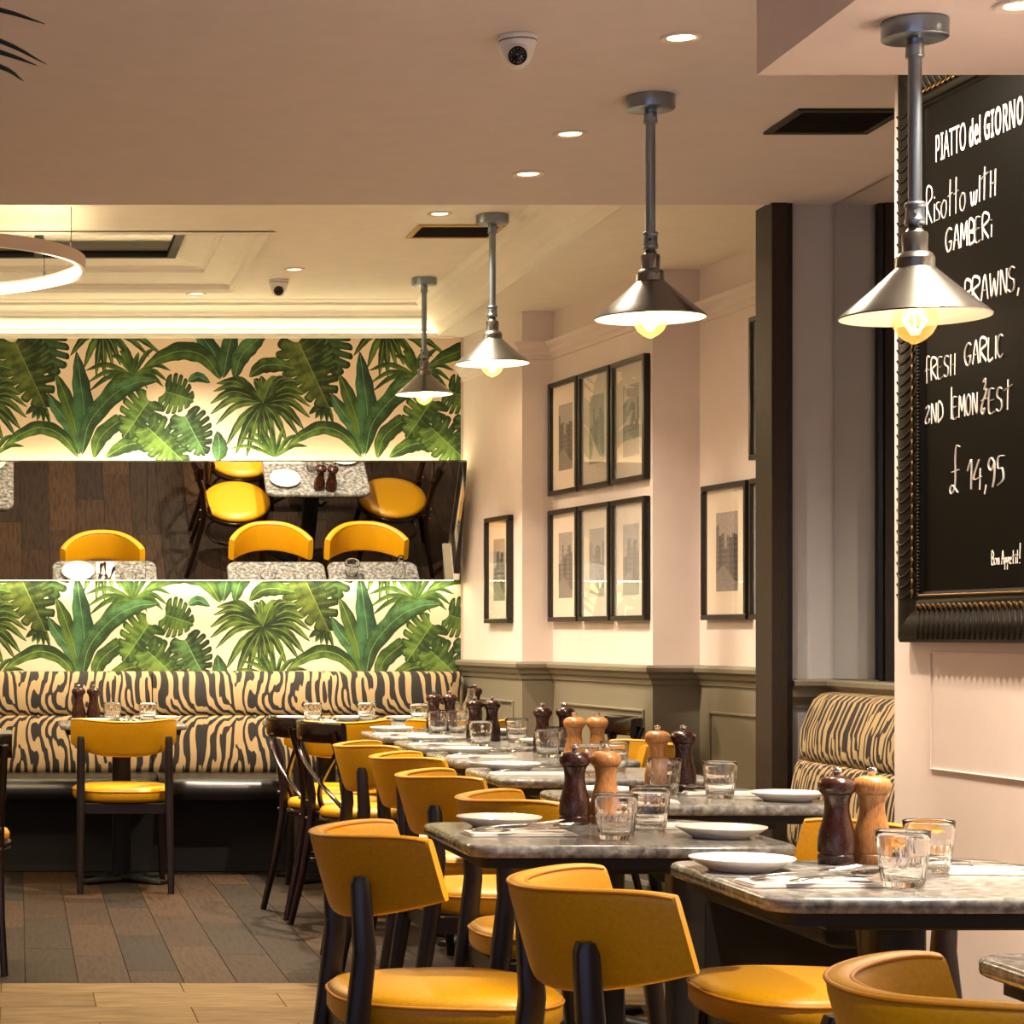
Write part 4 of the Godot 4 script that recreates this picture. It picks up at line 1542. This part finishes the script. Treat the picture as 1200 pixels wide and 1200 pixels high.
func ring_lamp() -> void:
	var at := Vector3(-0.45, 2.655, -9.3)
	var r := 0.715
	var root := thing("ring_pendant_lamp", "large glowing ring pendant hanging below the skylight at left", "lamp", at)
	var s := Shape.new()
	s.lathe([v2([r - 0.004, -0.026, r + 0.012, -0.026]), v2([r + 0.012, -0.026, r + 0.012, 0.026]), v2([r + 0.012, 0.026, r - 0.016, 0.026]), v2([r - 0.016, 0.026, r - 0.016, 0.018])], 96)
	put("housing", s, mats["ring housing"], root)
	s = Shape.new()
	s.lathe([v2([r - 0.016, 0.018, r - 0.018, 0.0, r - 0.016, -0.02, r - 0.004, -0.026])], 96)
	put("diffuser_light", s, mats["ring light glow"], root)
	for k in 6:
		var a := TAU * (k + 0.37) / 6
		s = Shape.new()
		s.tube([Vector3(r * cos(a), 0.026, r * sin(a)), Vector3(r * cos(a), 0.188, r * sin(a))], 0.0016, 6)
		var cable := put("suspension_cable", s, mats["rubber"], root)
		s = Shape.new()
		s.tube([Vector3(r * cos(a), 0.024, r * sin(a)), Vector3(r * cos(a), 0.05, r * sin(a))], 0.006, 8)
		put("gripper", s, mats["zinc pipe"], cable)
	for k in 8:
		var a := TAU * k / 8
		var l := SpotLight3D.new()
		l.name = "ring_light"
		l.position = Vector3((r - 0.05) * cos(a), -0.04, (r - 0.05) * sin(a))
		l.rotation.x = -PI / 2
		l.light_color = Color(1.0, 0.89, 0.7)
		l.light_energy = 0.8
		l.light_size = 0.03
		l.spot_angle = 85
		l.spot_angle_attenuation = 0.8
		l.spot_range = 14
		l.spot_attenuation = 2
		l.shadow_enabled = true
		root.add_child(l, true)
		var o := OmniLight3D.new()
		o.name = "ring_glow_light"
		o.position = Vector3((r - 0.06) * cos(a + 0.4), -0.07, (r - 0.06) * sin(a + 0.4))
		o.light_color = Color(1.0, 0.89, 0.7)
		o.light_energy = 0.09
		o.light_size = 0.06
		o.omni_range = 14
		o.omni_attenuation = 2
		o.shadow_enabled = true
		root.add_child(o, true)


func potted_palm() -> void:
	var root := thing("potted_palm", "dark palm whose leaf tips reach in at upper left", "plant", Vector3(-0.95, 0, -3.6))
	var s := Shape.new()
	s.lathe([v2([0, 0, 0.15, 0, 0.16, 0.01, 0.2, 0.36, 0.215, 0.37, 0.215, 0.42, 0.195, 0.42, 0.19, 0.38, 0.0, 0.38])], 32)
	put("pot", s, mats["clay"], root)
	s = Shape.new()
	s.lathe([v2([0, 0.381, 0.19, 0.381, 0.1, 0.4, 0, 0.405])], 24)
	put("soil", s, mats["soil"], root)
	for k in 5:
		var a: float = [0.05, 1.3, 2.6, 3.9, 5.1][k]
		var dir := Vector3(cos(a), 0, sin(a))
		var pts := []
		for i in 13:
			var f := i / 12.0
			pts.append(dir * (0.04 + 0.62 * pow(f, 1.8)) + Vector3(0, 0.39 + 1.78 * sin(f * 1.75) / sin(1.75) * (1.0 if k == 0 else 0.9), 0))
		s = Shape.new()
		var rad := []
		for i in 13:
			rad.append(lerpf(0.012, 0.003, i / 12.0))
		s.tube(pts, rad, 6)
		var stem := put("stem", s, mats["palm leaf"], root)
		var side := dir.cross(Vector3.UP)
		for i in range(6, 13):
			for sgn in [-1.0, 1.0]:
				if k == 0 and sgn > 0 and i > 9:
					continue
				s = Shape.new()
				var p: Vector3 = pts[i]
				var l := 0.42 - 0.03 * absf(i - 9)
				var q := []
				for j in 8:
					var f := j / 7.0
					q.append(p + (side * sgn * 0.75 + dir * 0.5) * (l * f) + Vector3(0, 0.1 * f - 0.28 * f * f, 0))
				var rr := []
				for j in 8:
					rr.append([0.002, 0.011, 0.014, 0.0145, 0.013, 0.01, 0.006, 0.0008][j])
				s.tube(q, rr, 6, 0.12)
				put("leaflet", s, mats["palm leaf"], stem)
		if k == 0:
			# the four tips that reach into the picture
			for e in [[-0.03, 2.146, 0.044, 2.123, 2.166], [-0.03, 2.098, 0.046, 2.06, 2.145], [-0.03, 2.08, 0.032, 2.058, 2.118], [-0.03, 2.058, 0.01, 2.034, 2.105]]:
				s = Shape.new()
				var p := Vector3(0.66, 2.15, 0.02)
				var q := []
				var rr := []
				var c := [Vector2(-0.29, e[4]), Vector2(-0.16, (e[4] + e[1]) / 2 + 0.012), Vector2(e[0], e[1]), Vector2(e[2], e[3])]
				for w in spline(c, 12):
					q.append(Vector3(w.x + 0.95, w.y, 0.0))
				for j in 13:
					rr.append(lerpf(0.008, 0.0006, pow(j / 12.0, 3.0)))
				s.tube(q, rr, 8, 0.7)
				put("leaflet", s, mats["palm leaf"], stem)


# ---------------------------------------------------------------- setting the scene
func _ready() -> void:
	rng.seed = 20
	var cam := Camera3D.new()
	cam.name = "camera"
	cam.projection = Camera3D.PROJECTION_FRUSTUM
	cam.near = 0.1
	cam.far = 60
	cam.size = 0.1 * 1200.0 / 2700.0
	cam.frustum_offset = Vector2(580.0, 143.0) / 2700.0 * 0.1
	cam.position = Vector3(0, 1.17, 0)
	add_child(cam)
	cam.current = true
	var env := Environment.new()
	env.background_mode = Environment.BG_COLOR
	env.background_color = Color(0.72, 0.75, 0.9)
	env.background_energy_multiplier = 2.6
	env.tonemap_mode = Environment.TONE_MAPPER_LINEAR
	env.tonemap_exposure = 1.0
	env.sdfgi_enabled = true
	env.ssao_enabled = true
	env.ssil_enabled = true
	var we := WorldEnvironment.new()
	we.name = "surroundings"
	we.environment = env
	add_child(we)

	make_materials()
	zebra()
	build_room()
	build_floor()
	banquette("long zebra striped banquette with black seat under the leaf wallpaper", Vector3(-3.0, 0, -11.87), Vector3(2.27, 0, -11.87), Vector3(0, 0, 1), [2.1, 3.69], 0.75)
	banquette("zebra striped banquette in the alcove between the post and chalkboard wall", Vector3(2.745, 0, -7.66), Vector3(2.745, 0, -5.86), Vector3(-1, 0, 0), [], 0.66, 0.85)
	build_wall_mirror()
	build_pictures()
	build_chalkboard()

	# ---- tables
	var row := "marble tables in the right-hand row"
	var wall_row := "marble tables along the zebra bench"
	table(1.25, 1.87, 2.42, 3.04, "marble table cut off at the bottom right corner of the picture", row)
	table(1.2, 1.82, 3.66, 4.28, "nearest whole marble table, standing below the chalkboard", row)
	table(0.9, 1.56, 4.57, 5.15, "second marble table in the right row, set furthest left of it", row)
	table(1.4, 2.04, 5.64, 6.22, "third marble table in the right row, reaching into the zebra alcove", row)
	table(1.4, 2.04, 6.65, 7.25, "fourth marble table in the right row, with two pale mills", row)
	table(1.45, 2.07, 7.6, 8.22, "fifth marble table in the right row, beyond the pale mills", row)
	table(1.48, 2.1, 8.5, 9.1, "sixth marble table in the right row, next to the bentwood chairs", row)
	table(1.48, 2.1, 9.4, 9.98, "seventh and last marble table of the right row", row)
	table(1.19, 1.745, 10.66, 11.24, "marble table at the zebra bench behind the bentwood chairs", wall_row)
	table(1.76, 2.27, 10.66, 11.24, "marble table in the far right corner of the zebra bench", wall_row)
	table(0.2, 0.79, 10.65, 11.23, "small marble table with one yellow chair at the zebra bench", wall_row)
	table(-0.65, -0.02, 9.52, 10.12, "marble table at the left edge of the picture", wall_row)

	# ---- chairs
	var chair := make_chair()
	var rowc := "yellow leather chairs along the right-hand tables"
	for e in [[1.175, 2.6, 0.0, "yellow leather chair cropped by the bottom edge, lowest at right"], [1.035, 3.67, 0.0, "large yellow leather chair at the nearest whole table, centre foreground"], [0.835, 4.61, 0.0, "leftmost foreground yellow chair, drawn up to the second table"], [1.31, 5.56, 0.0, "yellow chair half hidden behind the second marble table"], [1.31, 6.45, 0.0, "yellow chair with round back at the fourth table"], [1.385, 7.42, 0.0, "yellow chair at the fifth table, between two others"], [1.375, 8.2, 0.0, "farthest of the yellow chairs in the row, nearest the bentwood chairs"], [1.615, 4.64, PI, "yellow chair at right facing left, its seat lit brightly"], [2.14, 8.28, PI, "yellow chair mostly hidden on the wall side of the sixth table"]]:
		copy(chair, Vector3(e[0], 0, -e[1]), e[2], e[3], rowc)
	copy(chair, Vector3(0.489, 0, -10.63), PI / 2, "lone yellow chair seen from behind at the small bench table", "yellow chairs facing the zebra bench")
	copy(chair, Vector3(1.46, 0, -10.54), PI / 2, "yellow chair facing the bench, behind the bentwood chairs", "yellow chairs facing the zebra bench")
	copy(chair, Vector3(2.01, 0, -10.54), PI / 2, "yellow chair facing the bench in the far right corner", "yellow chairs facing the zebra bench")
	var bent := make_bentwood()
	var bg := "dark bentwood chairs with yellow seats"
	copy(bent, Vector3(1.34, 0, -9.64), 0.14, "farther of two dark bentwood cross-back chairs, at left of the row", bg)
	copy(bent, Vector3(1.41, 0, -9.16), 0.26, "nearer of two dark bentwood cross-back chairs, beside the yellow ones", bg)
	copy(bent, Vector3(2.3, 0, -9.6), PI, "dark bentwood chair on the wall side of the last table", bg)
	copy(bent, Vector3(-0.232, 0, -8.15), PI / 2, "dark bentwood chair cut off by the left edge", bg)

	# ---- place settings
	var plate := make_plate()
	var napkin := make_napkin()
	var tools := {"fork": make_cutlery("fork"), "knife": make_cutlery("knife"), "spoon": make_cutlery("spoon")}
	var glass := make_tumbler()
	var dark := make_mill("dark_mill", "walnut")
	var pale := make_mill("pale_mill", "beech")
	for p in [plate, napkin, glass, dark, pale] + tools.values():
		p.set_meta("used", false)
	var T := 0.7502
	var on := ["the cropped table at bottom right", "the nearest whole table", "the second table of the row", "the third table of the row", "the fourth table of the row", "the fifth table of the row", "the sixth table of the row", "the last table of the row", "the bench table behind the bentwood chairs", "the far corner bench table", "the small bench table with one chair", "the table at the left edge"]
	# x, d of plates: table, place, x, d
	for e in [[0, "left", 1.4, 2.93], [1, "left", 1.29, 4.1], [2, "left", 1.05, 5.02], [2, "right", 1.455, 4.76], [3, "left", 1.505, 5.95], [3, "right", 1.94, 5.8], [4, "left", 1.52, 7.1], [5, "left", 1.57, 8.06], [5, "right", 1.96, 7.75], [6, "left", 1.6, 8.94], [6, "right", 1.99, 8.7], [7, "left", 1.6, 9.84], [7, "right", 1.98, 9.6], [8, "left", 1.31, 11.12], [8, "right", 1.62, 11.13], [9, "left", 1.88, 11.12], [10, "left", 0.345, 10.78], [10, "right", 0.69, 11.1], [11, "right", -0.16, 9.66]]:
		copy(plate, Vector3(e[2], T, -e[3]), 0, "white side plate at the %s of %s" % [e[1], on[e[0]]], "white side plates")
	# napkins with fork, knife and spoon: table, place, x, d, turn, tools
	for e in [[0, "left", 1.42, 2.7, 0.0, 3], [1, "left", 1.325, 3.86, 0.05, 3], [1, "right", 1.705, 4.06, PI - 0.12, 3], [2, "left", 1.05, 4.82, 0.04, 3], [2, "right", 1.41, 5.0, PI + 0.1, 2], [3, "left", 1.53, 5.75, 0.0, 2], [3, "right", 1.86, 6.02, PI - 0.1, 3], [4, "left", 1.53, 6.88, 0.0, 2], [5, "left", 1.58, 7.83, 0.0, 3], [6, "left", 1.6, 8.72, 0.0, 3], [7, "left", 1.6, 9.6, 0.0, 3], [8, "left", 1.47, 11.08, -PI / 2, 3], [9, "left", 2.04, 11.08, -PI / 2, 3], [10, "left", 0.5, 10.78, PI / 2, 3], [10, "right", 0.54, 11.09, -PI / 2, 3]]:
		var q := Basis(Vector3.UP, e[4])
		var at := Vector3(e[2], T, -e[3])
		copy(napkin, at, e[4], "folded white napkin at the %s of %s" % [e[1], on[e[0]]], "folded white napkins")
		var k := 0
		for tool in ["fork", "knife", "spoon"].slice(0, e[5]):
			var off: Vector3 = q * Vector3([0.01, 0.0, 0.045][k], 0.0066, [-0.028, 0.0, 0.03][k])
			var piece := copy(tools[tool], at + off + Vector3(0, [0.007, 0.0, 0.007][k], 0), e[4] + [0.08, -0.03, 0.22][k], "steel %s on the napkin at the %s of %s" % [tool, e[1], on[e[0]]], "steel cutlery on napkins")
			piece.rotation.z = [0.07, 0.0, 0.06][k]
			k += 1
	for e in [[1, "nearer", 1.469, 3.82], [1, "farther", 1.595, 4.03], [2, "nearer", 1.222, 4.7], [2, "farther", 1.357, 4.94], [3, "right", 1.8, 5.9], [3, "left", 1.7, 6.05], [4, "nearer", 1.69, 6.8], [4, "farther", 1.82, 7.02], [5, "nearer", 1.81, 7.86], [5, "farther", 1.9, 8.08], [6, "nearer", 1.735, 8.62], [6, "farther", 1.93, 8.9], [7, "left", 1.775, 9.72], [7, "right", 1.865, 9.76], [8, "left", 1.4, 10.92], [8, "right", 1.66, 10.94], [9, "nearer", 1.885, 10.8], [9, "farther", 2.15, 11.12], [10, "left", 0.452, 10.95], [10, "right", 0.62, 10.93]]:
		copy(glass, Vector3(e[2], T, -e[3]), e[2] * 7, "%s fluted glass tumbler on %s" % [e[1], on[e[0]]], "fluted glass tumblers")
	for e in [[1, "on", 1.498, 4.21], [2, "on", 1.232, 5.09], [3, "on", 1.784, 6.17], [5, "left of two on", 1.863, 8.17], [5, "right of two on", 1.944, 8.17], [6, "left of two on", 1.793, 9.03], [6, "right of two on", 1.861, 9.03], [7, "left of two on", 1.795, 9.92], [7, "right of two on", 1.865, 9.93], [9, "on", 2.22, 11.16], [10, "left of two on", 0.297, 11.14], [10, "right of two on", 0.37, 11.14]]:
		copy(dark, Vector3(e[2], T, -e[3]), e[2] * 5, "dark walnut pepper mill, %s %s" % [e[1], on[e[0]]], "dark wooden mills")
	for e in [[1, "on", 1.566, 4.22], [2, "on", 1.303, 5.1], [3, "on", 1.715, 6.17], [4, "left of two on", 1.742, 7.2], [4, "right of two on", 1.813, 7.2]]:
		copy(pale, Vector3(e[2], T, -e[3]), e[2] * 5, "pale beech salt mill, %s %s" % [e[1], on[e[0]]], "pale wooden mills")
	var bottle := thing("glass_carafe", "clear glass carafe on the far corner bench table", "carafe", Vector3(2.14, T, -10.86))
	var s := Shape.new()
	s.lathe([v2([0, 0.002, 0.034, 0.0, 0.038, 0.006, 0.04, 0.05, 0.036, 0.09, 0.02, 0.13, 0.015, 0.16, 0.018, 0.172, 0.0165, 0.174, 0.013, 0.16, 0.0175, 0.13, 0.033, 0.09, 0.037, 0.05, 0.035, 0.01, 0, 0.008])], 32)
	put("flask", s, mats["tumbler glass"], bottle)

	# ---- lamps
	make_pendant(Vector3(1.724, 2.346, -4.424), 0.957, "nearest steel cone pendant lamp, hanging before the chalkboard", 0.025)
	make_pendant(Vector3(1.696, 2.609, -6.17), 1.0, "second nearest steel cone pendant lamp, before the plaster wall", 0.1)
	make_pendant(Vector3(1.90, 2.844, -9.21), 1.0, "third steel cone pendant lamp, just beyond the beam", 0.14)
	make_pendant(Vector3(1.916, 2.844, -10.845), 0.92, "farthest steel cone pendant lamp, before the leaf wallpaper", 0.14)
	for e in [[1.6, 5.554, 2.61, 4.2, "nearest recessed downlight on the low ceiling, left of the soffit"], [1.59, 6.624, 2.61, 6.0, "middle recessed downlight of three on the low ceiling"], [1.597, 7.2, 2.61, 5.0, "recessed downlight on the low ceiling closest to the beam edge"], [1.877, 4.305, 2.347, 8.0, "recessed downlight in the soffit at the top right corner"], [1.682, 9.17, 2.845, 12.0, "recessed downlight beside the far ceiling vent"], [1.272, 10.57, 2.845, 12.0, "recessed downlight above the far security camera"], [0.881, 11.33, 2.845, 6.0, "recessed downlight close to the crown above the wallpaper"]]:
		if e[1] == 5.554:
			downlight(Vector3(e[0], e[2] - 0.001, -e[1]), e[4], e[3], 60.0, Vector3(2.2, 1.7, -5.3))
		else:
			downlight(Vector3(e[0], e[2] - 0.001, -e[1]), e[4], e[3])
	for e in [[1.97, 3.7, 2.347, 7.5, "recessed downlight in the soffit right of the nearest pendant, out of view"], [-0.4, 8.3, 2.845, 3.0, "recessed downlight on the far ceiling left of the ring pendant, out of view"], [-1.2, 6.2, 2.61, 2.5, "recessed downlight on the low ceiling by the left wall, out of view"], [0.4, 1.6, 2.61, 3.0, "recessed downlight on the low ceiling above the camera, out of view"]]:
		downlight(Vector3(e[0], e[2] - 0.001, -e[1]), e[4], e[3])
	ring_lamp()

	# ---- ceiling fittings
	security_camera(Vector3(1.205, 2.609, -5.55), -0.2, "white dome security camera on the low ceiling, upper middle")
	security_camera(Vector3(1.237, 2.844, -10.9), -0.1, "small dome security camera on the far ceiling near the coffer")
	ceiling_vent(2.14, 2.44, 6.31, 6.61, 2.61, mats["vent dark"], "dark square vent in the low ceiling near the chalkboard")
	ceiling_vent(1.64, 2.0, 9.42, 9.72, 2.845, mats["vent gold"], "brass framed vent in the far ceiling behind the third pendant")
	potted_palm()
